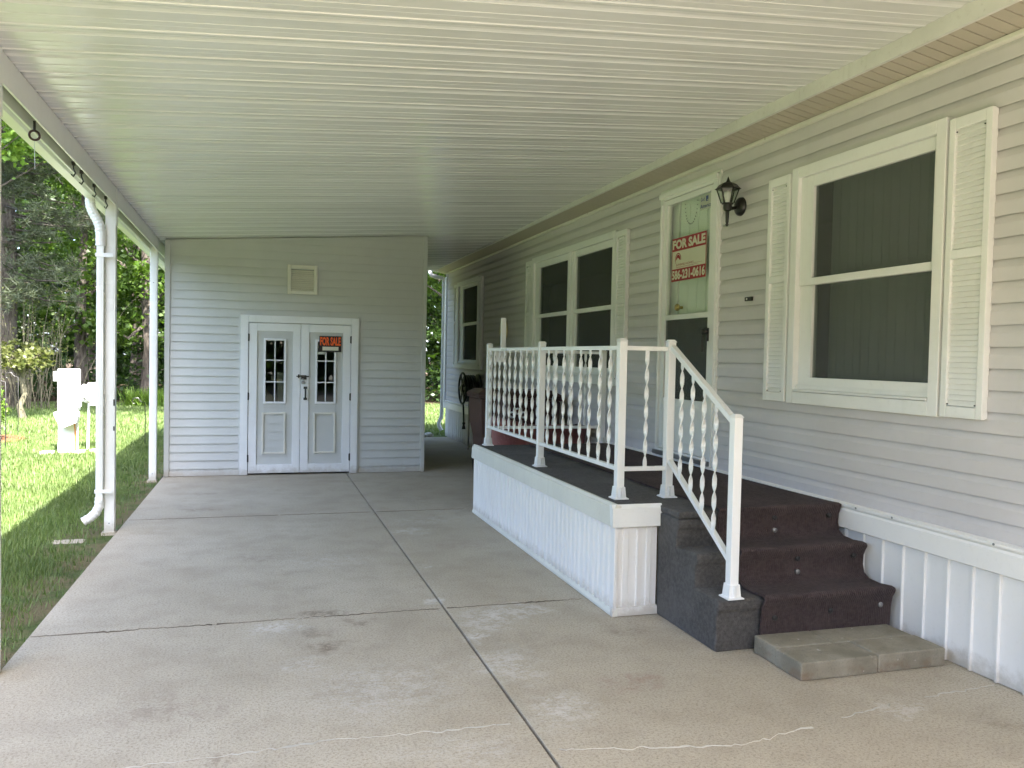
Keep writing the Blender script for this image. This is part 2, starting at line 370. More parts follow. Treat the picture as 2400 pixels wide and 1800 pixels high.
# ------------------------------------------------------------------ ground
g = MB(); g.add([(-200, -200, -.035), (200, -200, -.035), (200, 200, -.035), (-200, 200, -.035)], [(0, 1, 2, 3)])
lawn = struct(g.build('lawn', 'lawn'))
pav = struct(MB().box(-1.06, 3.24, -4.35, 14.55, -.12, -.022).build('driveway', 'jointdirt'))
def xl(y): return -1.093+.0095*(y-4.2)
JX = 1.035; ROWS = [-4.4, -1.4, 1.63, 4.65, 7.675, 10.7, 14.6]
for i in range(len(ROWS)-1):
    y0, y1 = ROWS[i]+.0045, ROWS[i+1]-.0045
    for a, b in (((xl(y0), JX-.0065), (xl(y1), JX-.0065)), ((JX+.0065, WX+.04), (JX+.0065, WX+.04))):
        MB().add([(a[0], y0, -.1), (a[1], y0, -.1), (b[1], y1, -.1), (b[0], y1, -.1), (a[0], y0, 0), (a[1], y0, 0), (b[1], y1, 0), (b[0], y1, 0)],
                 [(3, 2, 1, 0), (4, 5, 6, 7), (0, 1, 5, 4), (1, 2, 6, 5), (2, 3, 7, 6), (3, 0, 4, 7)]).build('slab', 'concrete', pav, bevel=.0015, seg=1)
struct(MB().box(-60, 60, -12, -4.42, -.15, -.026).build('road', 'asphalt'))
def crack(pts, wid, name='crack_filler', mat='crack'):
    P = []
    for (x0, y0), (x1, y1) in zip(pts, pts[1:]):
        n = max(2, int(math.hypot(x1-x0, y1-y0)/.022))
        for k in range(n):
            t = k/n; P.append((x0+(x1-x0)*t, y0+(y1-y0)*t+random.gauss(0, .006)))
    vs = []; fs = []; ph = random.random()*9
    for i, (x, y) in enumerate(P):
        w = wid*(.25+1.3*abs(math.sin(i*.13+ph)*math.sin(i*.031+ph*2)))+random.random()*wid*.4
        w *= 0.12+max(0, math.sin(i*.21+ph*3)+.55)*.75
        vs += [(x, y-w, .0012), (x, y, .0032), (x, y+w*.8, .0012)]
    for i in range(len(P)-1): fs += [(3*i, 3*i+3, 3*i+4, 3*i+1), (3*i+1, 3*i+4, 3*i+5, 3*i+2)]
    MB().add(vs, fs).build(name, mat, pav)
crack([(-.95, 3.1), (-.4, 3.105), (-.08, 3.113), (.25, 3.142), (.62, 3.12), (.99, 3.105)], .009)
crack([(1.08, 2.86), (1.5, 2.764), (1.784, 2.723), (1.98, 2.76), (2.15, 2.79)], .010)
crack([(2.3, 2.83), (2.437, 2.862), (2.62, 2.9)], .007); crack([(2.8, 2.915), (3.05, 2.94), (3.24, 2.953)], .006)
crack([(JX, 4.62), (JX+.005, 4.2), (JX+.012, 3.7)], .003)
for x0, x1, y_, w_ in ((-1.08, -.2, 4.651, .010), (-.2, 1.02, 4.651, .013), (1.05, 1.90, 4.651, .011), (-1.04, .2, 7.676, .006), (.2, 1.02, 7.676, .009), (1.05, 1.90, 7.676, .006)):
    crack([(x0, y_), (x1, y_)], w_, 'joint_dirt', 'jointdust')
for (x0, y0, x1, y1) in ((.2, 4.64, .42, 4.66),): crack([(x0, y0), (x1, y1)], .004)
# ------------------------------------------------------------------ lap siding
DL = .014
def lap(name, mat, parent, plane, sgn, at, a0, a1, z0, z1, zb, H):
    global DL
    """one thin dutch-lap course between a0..a1 along the wall, clipped to z0..z1; the course starts at zb with height H"""
    zk = zb+H*(.58 if mat == 'siding' else .02)
    def dep(z): return 0. if z <= zk else DL*(z-zk)/(zb+H-zk)
    lo = z0-.005 if abs(z0-zb) < 1e-6 and z0 > .05 else z0; hi = z1+.008 if abs(z1-zb-H) < 1e-6 else z1
    zs = [lo]+([zk] if lo < zk < hi else [])+([z1] if hi > z1 and z1 > zk else [])+[hi]
    F = [(at+sgn*min(dep(z), DL), z) for z in zs]; B = [(p+sgn*.003, z) for p, z in F]
    return MB().prism(F+B[::-1], 'y' if plane == 'x' else 'x', a0, a1).build(name, mat, parent)
def courses(mat, parent, plane, sgn, at, a0, a1, zs, H, ztop, holes, ztopfn=None):
    z = zs
    while z < ztop-.005:
        za, zb2 = z, min(z+H, ztop)
        segs = [(a0, a1, za, zb2)]
        for h0, h1, hz0, hz1 in holes:
            ns = []
            for s0, s1, q0, q1 in segs:
                if h1 <= s0 or h0 >= s1 or hz1 <= q0+.002 or hz0 >= q1-.002: ns.append((s0, s1, q0, q1)); continue
                if h0 > s0: ns.append((s0, h0, q0, q1))
                if h1 < s1: ns.append((h1, s1, q0, q1))
                if hz0 > q0+.004: ns.append((max(s0, h0), min(s1, h1), q0, hz0))
                if hz1 < q1-.004: ns.append((max(s0, h0), min(s1, h1), hz1, q1))
            segs = ns
        for s0, s1, q0, q1 in segs:
            if s1-s0 > .01: lap('siding_board', mat, parent, plane, sgn, at, s0, s1, q0, q1, z, H)
        z += H

# ------------------------------------------------------------------ house
HY0, HY1 = -3.2, 14.82
house = thing('mobile_home', (WX, HY0, 0), 'long mobile home clad in pale grey lap siding along the right of the driveway', 'house')
WINS = [dict(y=(3.341, 4.58), z=(1.196, 2.672), panes=[(3.437, 4.395)], cas=.064, sh=((3.071, 3.322), (4.598, 4.833)), label='window with vertical blinds', blind=True),
        dict(y=(7.314, 9.834), z=(1.196, 2.672), panes=[(7.412, 8.40), (8.65, 9.612)], cas=.07, sh=((7.063, 7.305), (9.842, 10.088)), blind=False),
        dict(y=(12.446, 13.895), z=(1.25, 2.69), panes=[(12.63, 13.56)], cas=.08, sh=((12.272, 12.44), (13.90, 14.123)), blind=False)]
DOOR = (5.4965, 6.4107, .725, 2.835)
holes = [(w['y'][0]+.03, w['y'][1]-.03, w['z'][0]+.03, w['z'][1]-.03) for w in WINS]+[(DOOR[0]+.02, DOOR[1]-.02, .60, DOOR[3]-.02)]
wall = MB()
X0 = WX+.021
def wallcut(m, x0, x1):      # backing wall with openings, cut by vertical bands
    ys = sorted({HY0, HY1, *[v for h in holes for v in h[:2]]})
    for a, b in zip(ys, ys[1:]):
        hs = [h for h in holes if h[0] <= a+1e-6 and h[1] >= b-1e-6]
        if hs: m.box(x0, x1, a, b, .40, hs[0][2]); m.box(x0, x1, a, b, hs[0][3], 2.97)
        else: m.box(x0, x1, a, b, .40, 2.97)
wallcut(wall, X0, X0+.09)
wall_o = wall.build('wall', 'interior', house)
MB().box(X0, X0+4.3, HY1-.10, HY1-.002, .40, 2.97).build('end_wall', 'siding', house)
MB().box(X0, X0+4.3, HY0+.002, HY0+.1, .40, 2.97).build('end_wall', 'siding', house)
MB().box(X0+4.2, X0+4.3, HY0+.11, HY1-.11, .40, 2.97).build('rear_wall', 'siding', house)
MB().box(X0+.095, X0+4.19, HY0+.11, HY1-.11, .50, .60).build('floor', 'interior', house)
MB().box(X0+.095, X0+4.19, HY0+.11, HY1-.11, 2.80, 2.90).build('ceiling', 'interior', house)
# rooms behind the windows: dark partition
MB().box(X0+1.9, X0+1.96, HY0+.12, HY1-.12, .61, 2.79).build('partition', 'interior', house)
H = .1003
courses('siding', wall_o, 'x', 1, WX, HY0, HY1, .645, H, 2.94, holes)
# corner post, wall-top trim, starter
MB().box(WX-.022, WX+.06, HY1-.0, HY1+.045, .62, 2.95).build('corner_trim', 'white', house, bevel=.004)
MB().prism([(WX-.018, 2.953), (WX-.028, 2.951), (WX-.028, 2.934), (WX-.020, 2.928), (WX+.01, 2.928), (WX+.01, 2.953)], 'y', HY0, HY1).build('eave_trim', 'cream', house)
for y in (4.9, 8.05, 11.2): MB().box(WX-.0300, WX-.0285, y, y+.006, 2.935, 2.951).build('trim_seam', 'soffit', house)
# soffit boards (grooved panels run across the eave) and fascia
SX0 = 3.03; y = HY0
sm = MB(); Lp = .30
for k in range(4):
    o = k*Lp/4; sm.prism([(o+.002, 2.974), (o+Lp/4-.006, 2.974), (o+Lp/4-.003, 2.982), (o+Lp/4, 2.982), (o+Lp/4, 2.990), (o+.002, 2.990)], 'x', SX0+.004, WX+.02)
sm.v = [(a, b, c+.017-.040*(a-SX0)/(WX-SX0)) for a, b, c in sm.v]
sme = sm.mesh('soffit_panel', M['soffit'])
sof = MB().box(SX0, X0, HY0, HY1+.25, 3.0085, 3.016).build('soffit', 'soffit', house)
while y < HY1+.2:
    link('soffit_panel', sme, sof, loc=(0, y, 0)); y += Lp
MB().prism([(SX0-.012, 2.984), (SX0+.010, 2.984), (SX0+.010, 2.987), (SX0+.002, 2.9875), (SX0+.002, 3.17), (SX0-.012, 3.17)], 'y', HY0, HY1+.25).build('fascia', 'fasciapaint', house, bevel=.002)
for y in (4.25, 5.3, 6.5, 7.6, 9.0): MB().box(SX0-.0150, SX0-.0125, y, y+.05, 2.986, 3.10).build('fascia_joint', 'fasciapaint', house)
rf = MB()
rf.prism([(SX0-.05, 3.171), (5.4, 3.62), (7.75, 3.171), (7.75, 3.12), (5.4, 3.56), (SX0+.02, 3.12)], 'y', HY0-.1, HY1+.27).build('roof', 'roofshingle', house)
MB().prism([(SX0+.02, 3.10), (5.4, 3.55), (7.6, 3.10), (7.6, 2.975), (SX0+.02, 2.975)], 'y', HY1+.10, HY1+.22).build('gable', 'siding', house)
# skirting
MB().prism([(WX-.012, .655), (WX-.030, .648), (WX-.030, .635), (WX-.020, .622), (WX-.026, .61), (WX-.026, .512), (WX-.010, .505), (WX+.02, .505), (WX+.02, .655)], 'y', HY0, HY1+.04).build('skirting_trim', 'skirt', house)
m = MB(); prof = [(0, .012), (.132, .008), (.136, -.004), (.146, -.004), (.150, .012), (.150, .03), (0, .03)]
for k in range(2): m.prism([(a+k*.15, WX+b) for a, b in prof], 'z', 0, 1)
# prism along z takes (x,y): swap
m.v = [(b, a, c) for a, b, c in m.v]
m.v = [(x, yv, .004+z*.512) for x, yv, z in m.v]
skm = m.mesh('skirting_panel', M['skirt'])
y = 2.975-.15*2-.146
sk = MB().box(WX+.035, WX+.06, HY0, HY1, 0, .51).build('skirting', 'skirt', house)
y -= .30*18
while y < HY1-.30:
    if y > HY0: link('skirting_panel', skm, sk, loc=(0, y, 0))
    y += .30
MB().box(WX+.0, WX+.03, y, HY1, .004, .512).build('skirting_panel', 'skirt', sk)
for yy in (3.62, 2.98, 2.72, 2.44, 3.9): MB().lathe([(.006, -.0335), (.006, -.031)], (WX, yy, .641), 8, 'x').build('screw', 'steel', house)

def frame(m, x0, x1, a0, a1, z0, z1, t, tb=None, tt=None):
    tb = tb or t; tt = tt or t
    m.box(x0, x1, a0, a0+t, z0, z1); m.box(x0, x1, a1-t, a1, z0, z1)
    m.box(x0, x1, a0+t+.0005, a1-t-.0005, z1-tt, z1-.0003); m.box(x0, x1, a0+t+.0005, a1-t-.0005, z0+.0003, z0+tb); return m
def window(w):
    (y0, y1), (z0, z1) = w['y'], w['z']; c = w['cas']
    fo = frame(MB(), WX-.035, WX+.055, y0, y1, z0, z1, c, .075, .068).build('window', 'white', house, bevel=.004)
    P = w['panes']; ez = .035
    fr = MB()
    if len(P) == 2: fr.box(WX-.020, WX+.05, P[0][1]+.03, P[1][0]-.03, z0+.0755, z1-.0685); MB().box(WX-.034, WX-.0205, (P[0][1]+P[1][0])/2-.03, (P[0][1]+P[1][0])/2+.03, z0+.0757, z1-.0687).build('mullion', 'white', fo, bevel=.003)
    fr.v and fr.build('mullion', 'white', fo, bevel=.003)
    zt, zm, zl = 2.535, 1.953, 1.362
    if w['y'][0] > 12: zt, zm, zl = 2.562, 1.975, 1.395
    for i, (p0, p1) in enumerate(P):
        l0 = y0+c if i == 0 else (P[0][1]+P[1][0])/2+.095
        l1 = y1-c if i == len(P)-1 else (P[0][1]+P[1][0])/2-.095
        # sash: upper sash further out, lower further in
        s1 = MB()
        s1.box(WX-.008, WX+.03, l0+.001, p0, zm-.022, z1-.069); s1.box(WX-.008, WX+.03, p1, l1-.001, zm-.022, z1-.069)
        s1.box(WX-.008, WX+.03, p0+.0004, p1-.0004, zt, z1-.0692); s1.box(WX-.010, WX+.03, p0+.0004, p1-.0004, zm-.0218, zm+.022)
        s1.build('upper_sash', 'white', fo, bevel=.002)
        s2 = MB()
        s2.box(WX+.004, WX+.045, l0+.001, p0, z0+.0755, zm-.0225); s2.box(WX+.004, WX+.045, p1, l1-.001, z0+.0755, zm-.0225)
        s2.box(WX+.003, WX+.045, p0+.0004, p1-.0004, z0+.0757, zl)
        s2.build('lower_sash', 'white', fo, bevel=.002)
        MB().box(WX+.016, WX+.020, p0-.004, p1+.004, zm+.018, zt+.004).build('pane', 'glass', fo)
        MB().box(WX+.030, WX+.034, p0-.004, p1+.004, zl-.004, zm-.018).build('pane', 'glass', fo)
        for q0, q1, xs_ in ((zm+.019, zt+.003, WX+.010), (zl-.003, zm-.019, WX+.022)): MB().add([(xs_, p0-.003, q0), (xs_, p1+.003, q0), (xs_, p1+.003, q1), (xs_, p0-.003, q1)], [(0, 1, 2, 3)]).build('screen', 'screen', fo)
        if w['blind']:
            yy = p0-.03; k = 0
            while yy < p1-.02:
                a = .10+.05*math.sin(k*2.1); dx, dy = .0445*math.sin(a), .0445*math.cos(a)
                b = MB(); b.add([(WX+.14-dx, yy, z0+.1), (WX+.14+dx, yy+2*dy, z0+.1), (WX+.14+dx, yy+2*dy, z1), (WX+.14-dx, yy, z1),
                                 (WX+.142-dx, yy, z0+.1), (WX+.142+dx, yy+2*dy, z0+.1), (WX+.142+dx, yy+2*dy, z1), (WX+.142-dx, yy, z1)],
                                [(0, 1, 2, 3), (4, 7, 6, 5), (0, 4, 5, 1), (3, 2, 6, 7), (0, 3, 7, 4), (1, 5, 6, 2)])
                b.build('blind_slat', 'blind', fo); yy += .070+.006*math.sin(k*1.7); k += 1
    # stepped sill
    MB().prism([(WX-.042, z0+.078), (WX-.034, z0+.078), (WX+.0, z0+.10), (WX+.002, z0+.118), (WX-.006, z0+.118), (WX-.012, z0+.094), (WX-.042, z0+.088)], 'y', y0+c+.002, y1-c-.002).build('sill', 'white', fo)
    for s0, s1 in w['sh']: shutter(s0, s1, z0-(.01 if z0 < 1.2 else .015)+.015, z1-.022)
def shutter(a0, a1, z0, z1):
    zm = z0+(z1-z0)*.545; t = .036
    sh = MB().box(WX-.012, WX+.004, a0+.004, a1-.004, z0+.004, z1-.004).build('shutter', 'white', house)
    f = MB(); f.box(WX-.036, WX-.0125, a0, a0+t, z0, z1); f.box(WX-.036, WX-.0125, a1-t, a1, z0, z1)
    for q0, q1 in ((z0, z0+.055), (zm-.022, zm+.022), (z1-.055, z1)): f.box(WX-.0355, WX-.0125, a0+t+.0003, a1-t-.0003, q0+.0004, q1-.0004)
    f.build('shutter_frame', 'white', sh, bevel=.003)
    sl = MB()
    for q0, q1 in ((z0+.057, zm-.024), (zm+.024, z1-.057)):
        z = q0
        while z < q1-.02:
            sl.prism([(WX-.0122, z), (WX-.026, z+.0008), (WX-.0265, z+.004), (WX-.0165, z+.0255), (WX-.0122, z+.0255)], 'y', a0+t+.0008, a1-t-.0008); z += .0262
    stuff(sl.build('louvre_slats', 'white', sh))
    for yy in (a0+t+.008, a1-t-.008):
        for zz in (z0+.065, z1-.07): MB().lathe([(.0035, -.034), (.0035, -.029)], (WX, yy, zz), 6, 'x').build('screw', 'blackmetal', sh)
for w in WINS: window(w)

# storm door
y0, y1, z0, z1 = DOOR
df = frame(MB(), WX-.028, WX+.06, y0, y1, .655, z1, .055, .06, .06).build('storm_door', 'white', house, bevel=.004)
MB().box(WX-.040, WX-.0285, y0-.004, y1+.004, z1-.036, z1+.004).build('drip_cap', 'white', df, bevel=.002)
MB().box(WX-.055, WX-.0285, y0+.01, y1-.01, .665, .70).build('threshold', 'steel', df, bevel=.003)
leaf = MB(); L0, L1 = y0+.058, y1-.058; lx0, lx1 = WX-.022, WX+.012
g0, g1 = 5.60, 6.292
leaf.box(lx0, lx1, L0, g0, .72, z1-.064); leaf.box(lx0, lx1, g1, L1, .72, z1-.064)
for a, b in ((.7202, 1.140), (1.781, 1.822), (2.728, z1-.0642)): leaf.box(lx0+.001, lx1-.001, g0+.0004, g1-.0004, a, b)
lf = leaf.build('door_leaf', 'white', df, bevel=.003)
kp = frame(MB(), lx0-.004, lx0+.002, g0+.03, g1-.03, .78, 1.09, .02).build('kick_panel', 'white', lf, bevel=.002)
MB().box(WX-.006, WX-.002, g0-.005, g1+.005, 1.815, 2.735).build('pane', 'doorglass', df)
MB().box(WX-.006, WX-.002, g0-.005, g1+.005, 1.133, 1.788).build('pane', 'glass', df)
MB().add([(WX-.008, g0-.003, 1.135), (WX-.008, g1+.003, 1.135), (WX-.008, g1+.003, 1.785), (WX-.008, g0-.003, 1.785)], [(0, 1, 2, 3)]).build('screen', 'screen', df)
MB().add([(WX+.0045, g0-.003, 1.135), (WX+.0045, g1+.003, 1.135), (WX+.0045, g1+.003, 1.785), (WX+.0045, g0-.003, 1.785)], [(0, 1, 2, 3)]).build('screen', 'screen', df)
ind = MB().box(WX+.075, WX+.11, y0+.06, 6.235, .70, z1-.08).build('inner_door', 'innerdoor', df)
for yy in (5.66, 5.80, 5.94, 6.08): MB().box(WX+.070, WX+.0745, yy, yy+.03, .9, 2.72).build('moulding', 'innerdoor', ind, bevel=.002)
MB().box(WX+.061, WX+.11, 6.245, y1-.02, .70, z1-.08).build('door_jamb', 'white', df)
MB().lathe([(.012, .07), (.012, .045), (.026, .035), (.030, .02), (.022, .008), (.004, .005)], (WX, 6.165, 1.885), 14, 'x').build('knob', 'brass', ind, smooth=40)
h = MB(); h.box(lx0-.012, lx0, 5.572, 5.598, 1.60, 1.70).lathe([(.022, -.06), (.026, -.045), (.020, -.03), (.012, -.02), (.012, 0)], (lx0, 5.585, 1.672), 12, 'x')
h.tube([(lx0-.045, 5.585, 1.66), (lx0-.048, 5.59, 1.60), (lx0-.040, 5.595, 1.52)], .008, 8); h.build('handle', 'blackmetal', lf, smooth=40)
hv = MB(); hv.tube([(lx0-.012, L1+.012, zz) for zz in (.74, 1.2, 2.0, 2.74)], .010, 8); hv.build('hinge_rail', 'white', df, smooth=40)
ch = MB()
for k in range(17):
    t = k/16*math.pi; ch.lathe([(.0005, -.005), (.0045, -.0025), (.0045, .0025), (.0005, .005)], (WX+.060, 6.04+.10*math.cos(t), 2.72-.17*math.sin(t)), 6)
bead = ch.build('bead_chain', 'steel'); tag(bead, 'thin bead chain hanging in a loop behind the storm door glass', 'chain')
# siding fringe: caulk scallops beside the door are part of the J-channel
MB().box(WX-.016, WX+.012, y0-.018, y0-.0005, .66, z1+.012).build('door_channel', 'white', house)
MB().box(WX-.016, WX+.012, y1+.0005, y1+.018, .66, z1+.012).build('door_channel', 'white', house)
MB().box(WX-.016, WX+.012, y0-.0185, y1+.0185, z1+.0125, z1+.026).build('door_channel', 'white', house)

# red for-sale sign on the glass (y decreases to the right in the picture)
A = (0, -1, 0); UP = (0, 0, 1)
sg = thing('for_sale_sign', (WX-.012, 5.94, 2.09), 'red and white FOR SALE sign with a phone number taped on the storm door glass', 'sign')
sx = WX-.010; ya, yb, za, zb = 6.213, 5.665, 2.092, 2.441
MB().box(sx, sx+.0025, yb, ya, za, zb).build('board', 'signwhite', sg)
def patch(name, mat, par, a, b, c, d, x, th=.0006): return MB().box(x-th, x, b, a, c, d).build(name, mat, par)
patch('red_band', 'signred', sg, ya, yb, zb-.105, zb, sx-.0003); patch('red_band', 'signred', sg, ya, yb, za, za+.100, sx-.0003)
patch('border', 'signred', sg, ya, ya-.006, za+.1003, zb-.1053, sx-.0003); patch('border', 'signred', sg, yb+.008, yb, za+.1003, zb-.1053, sx-.0003)
text('lettering', 'FOR SALE', 'signwhite', sg, (sx-.001, ya-.012, zb-.090), A, UP, .522, .076, .048)
text('lettering', '586-231-0616', 'signwhite', sg, (sx-.001, ya-.010, za+.014), A, UP, .528, .076, .040)
text('lettering', 'SUNRISE HOMES', 'signred', sg, (sx-.001, ya-.075, za+.122), A, UP, .285, .018, .0)
patch('rule', 'signred', sg, ya-.365, yb+.06, za+.123, za+.1245, sx-.0004)
patch('rule', 'signred', sg, ya-.075, yb+.12, za+.1135, za+.115, sx-.0004); patch('rule', 'signred', sg, ya-.08, yb+.19, za+.1085, za+.1098, sx-.0004)
def disc(name, mat, par, cy, cz, r0, r1, t0, t1, x, n=20, sy=1.):
    m = MB(); vs = []
    for k in range(n+1):
        t = t0+(t1-t0)*k/n; vs += [(x, cy-r1*math.cos(t)*sy, cz+r1*math.sin(t)), (x, cy-r0*math.cos(t)*sy, cz+r0*math.sin(t))]
    m.add(vs, [(2*i, 2*i+2, 2*i+3, 2*i+1) for i in range(n)]); return m.build(name, mat, par)
cy, cz = ya-.105, za+.178
disc('sun_emblem', 'signred', sg, cy, cz, 0.0, .036, R(-18), R(198), sx-.0009)
disc('sun_emblem', 'signred', sg, cy, cz, .042, .050, R(-12), R(222), sx-.0009)
m = MB(); m.add([(sx-.0014, cy+.040, cz-.014), (sx-.0014, cy+.005, cz+.012), (sx-.0014, cy-.012, cz+.004), (sx-.0014, cy-.040, cz-.016), (sx-.0014, cy-.040, cz-.026), (sx-.0014, cy+.040, cz-.026)], [(0, 1, 2, 3, 4, 5)]); m.build('hill_emblem', 'signwhite', sg)
# small patriotic sticker
st = thing('sticker', (WX-.010, 5.70, 2.61), 'small white sticker reading God America in the top corner of the storm door', 'sticker')
MB().box(sx+.001, sx+.002, 5.602, 5.775, 2.605, 2.715).build('backing', 'stickerwhite', st)
text('lettering', 'God', 'mutedblue', st, (sx, 5.765, 2.672), A, UP, .055, .028, .012)
text('lettering', 'America', 'mutedblue', st, (sx, 5.770, 2.618), A, UP, .160, .030, .012)
patch('flag_emblem', 'mutedblue', st, 5.690, 5.655, 2.665, 2.705, sx)
patch('rule', 'signwhite', st, 5.672, 5.656, 2.672, 2.676, sx-.0008)

# doorbell plate
db = thing('doorbell', (WX-.01, 5.10, 1.93), 'small black doorbell plate on the siding below the lantern', 'doorbell')
pY, pZ = 5.06, 1.885
MB().box(WX-.024, WX-.008, pY-.042, pY+.042, pZ-.014, pZ+.014).build('plate', 'blackmetal', db, bevel=.003)
MB().lathe([(.007, -.0275), (.007, -.0245)], (WX, pY+.012, pZ), 10, 'x').build('button', 'bulb', db)

# lantern
ln = thing('wall_lantern', (WX, 5.19, 2.54), 'black coach lantern with glass panels mounted on the siding right of the door', 'lamp')
LX, LY = 3.125, 5.19
MB().lathe([(.010, -.040), (.03, -.036), (.050, -.026), (.064, -.012), (.066, .004)], (WX-.004, 5.215, 2.545), 24, 'x').build('backplate', 'blackmetal', ln, smooth=40)
MB().tube([(WX-.03, 5.213, 2.545), (3.19, 5.205, 2.53), (3.15, 5.195, 2.523), (LX, LY, 2.522)], .013, 10).build('arm', 'blackmetal', ln, smooth=40)
MB().lathe([(.001, 2.394), (.008, 2.398), (.012, 2.408), (.007, 2.416), (.011, 2.424), (.014, 2.50), (.026, 2.505), (.030, 2.525), (.030, 2.545), (.038, 2.548), (.042, 2.556), (.01, 2.558)], (LX, LY, 0), 16).build('stem', 'blackmetal', ln, smooth=35)
ph = R(25)
MB().lathe([(.078, 2.650), (.092, 2.654), (.080, 2.662), (.060, 2.685), (.040, 2.696), (.020, 2.70), (.012, 2.712), (.004, 2.735), (.0005, 2.742)], (LX, LY, 0), 6, phase=ph).build('roof', 'blackmetal', ln)
cg = MB()
for k in range(6):
    a = 2*math.pi*k/6+ph; cg.tube([(LX+.043*math.cos(a), LY+.043*math.sin(a), 2.556), (LX+.076*math.cos(a), LY+.076*math.sin(a), 2.652)], .0042, 5)
cg.build('cage', 'blackmetal', ln)
for k in range(6):
    a, b = 2*math.pi*k/6+ph+.06, 2*math.pi*(k+1)/6+ph-.06
    MB().add([(LX+.0425*math.cos(a), LY+.0425*math.sin(a), 2.557), (LX+.0425*math.cos(b), LY+.0425*math.sin(b), 2.557), (LX+.074*math.cos(b), LY+.074*math.sin(b), 2.651), (LX+.074*math.cos(a), LY+.074*math.sin(a), 2.651)], [(0, 1, 2, 3)]).build('glass_panel', 'lampglass', ln)
MB().lathe([(.012, 2.558), (.014, 2.575), (.024, 2.60), (.027, 2.615), (.020, 2.635), (.004, 2.643)], (LX, LY, 0), 14).build('bulb', 'bulb', ln, smooth=50)
# cream round fixture far along the wall
rfx = MB().lathe([(.145, -.01), (.145, -.025), (.12, -.05), (.07, -.075), (.005, -.085)], (WX, 11.05, 1.815), 28, 'x').build('round_wall_fixture', 'clock', smooth=50)
tag(rfx, 'round cream dish shaped fixture on the siding beyond the double window', 'wall fixture')

# house downspout at the far corner
ds = thing('downspout', (3.2, 14.9, .1), 'white round house downspout at the far corner of the siding', 'downspout')
MB().tube([(2.94, 14.92, 3.02), (2.945, 14.92, 2.95), (2.97, 14.92, 2.90), (3.06, 14.92, 2.87), (3.16, 14.92, 2.865), (3.20, 14.92, 2.84), (3.205, 14.92, 2.78)], .036, 12).build('elbow', 'whitemetal', ds, smooth=50)
MB().tube([(3.205, 14.92, 2.80), (3.205, 14.92, .42)], .033, 12).build('pipe', 'whitemetal', ds, smooth=50)
MB().tube([(3.205, 14.92, .44), (3.20, 14.92, .34), (3.15, 14.92, .22), (3.16, 14.90, .16), (3.20, 14.88, .09)], .035, 12).build('outlet', 'whitemetal', ds, smooth=50)
for z in (2.5, .8): MB().lathe([(.036, 0), (.036, .03)], (3.205, 14.92, z), 12).build('strap', 'whitemetal', ds)

# ------------------------------------------------------------------ carport
YF, YB = -1.0, 14.62
car = thing('carport', (-1.13, 4.3, 0), 'white metal carport roof of ribbed pans over the driveway with gutter and posts', 'carport')
XA, XB = -1.212, SX0-.014
P = .3033
prof = [(0, 0), (.003, -.005), (.006, -.005), (.009, 0), (.030, .0002), (.055, .0042), (.080, .0042), (.094, .0002), (.0965, -.0025), (.0985, -.0025), (.101, 0),
        (.193, 0), (.1955, -.0028), (.198, -.0028), (.2005, 0), (.247, 0), (.249, -.0012), (.251, -.0012), (.253, 0), (P-.001, 0), (P-.001, .024), (0, .024)]
pm = MB(); n = len(prof)
vs = []
for x in (XA, XB):
    for a, b in prof: vs.append((x, a, 2.79+.073*x+b-.008*a))
pm.add(vs, [tuple(range(n)), tuple(range(2*n-1, n-1, -1))]+[(i, i+n, (i+1) % n+n, (i+1) % n) for i in range(n)])
pme = pm.mesh('roof_pan', M['pan'])
base = 3.587-P*15
y = base; roofpar = MB().add([(XA, YF, zc(XA, YF)+.05), (XB, YF, zc(XB, YF)+.05), (XB, YB, zc(XB, YB)+.05), (XA, YB, zc(XA, YB)+.05),
                              (XA, YF, zc(XA, YF)+.06), (XB, YF, zc(XB, YF)+.06), (XB, YB, zc(XB, YB)+.06), (XA, YB, zc(XA, YB)+.06)],
                             [(3, 2, 1, 0), (4, 5, 6, 7), (0, 1, 5, 4), (1, 2, 6, 5), (2, 3, 7, 6), (3, 0, 4, 7)]).build('roof', 'whitemetal', car)
while y < YB-.1:
    link('roof_pan', pme, roofpar, loc=(0, y, -.008*(y-10.25))); y += P
def slope_bar(name, mat, x0, x1, dz0, dz1, y0, y1, xr=-1.1, bevel=.003):
    vs = []
    for yy in (y0, y1):
        z = zc(xr, yy); vs += [(x0, yy, z+dz0), (x1, yy, z+dz0), (x1, yy, z+dz1), (x0, yy, z+dz1)]
    return MB().add(vs, [(3, 2, 1, 0), (4, 5, 6, 7), (0, 1, 5, 4), (1, 2, 6, 5), (2, 3, 7, 6), (3, 0, 4, 7)]).build(name, mat, car, bevel=bevel)
PY = [-.9, 1.2, 4.165, 7.30, 10.13, 12.95]
slope_bar('beam', 'whitemetal', -1.104, -1.092, -.145, -.006, YF, YB)
slope_bar('beam', 'whitemetal', -1.178, -1.166, -.145, -.006, YF, YB)
slope_bar('beam_web', 'beamshade', -1.1655, -1.1045, -.075, -.065, YF, YB)
# end fascia front
slope_bar('eave_channel', 'whitemetal', -1.2165, -1.2125, -.05, .045, YF, YB, xr=-1.21)
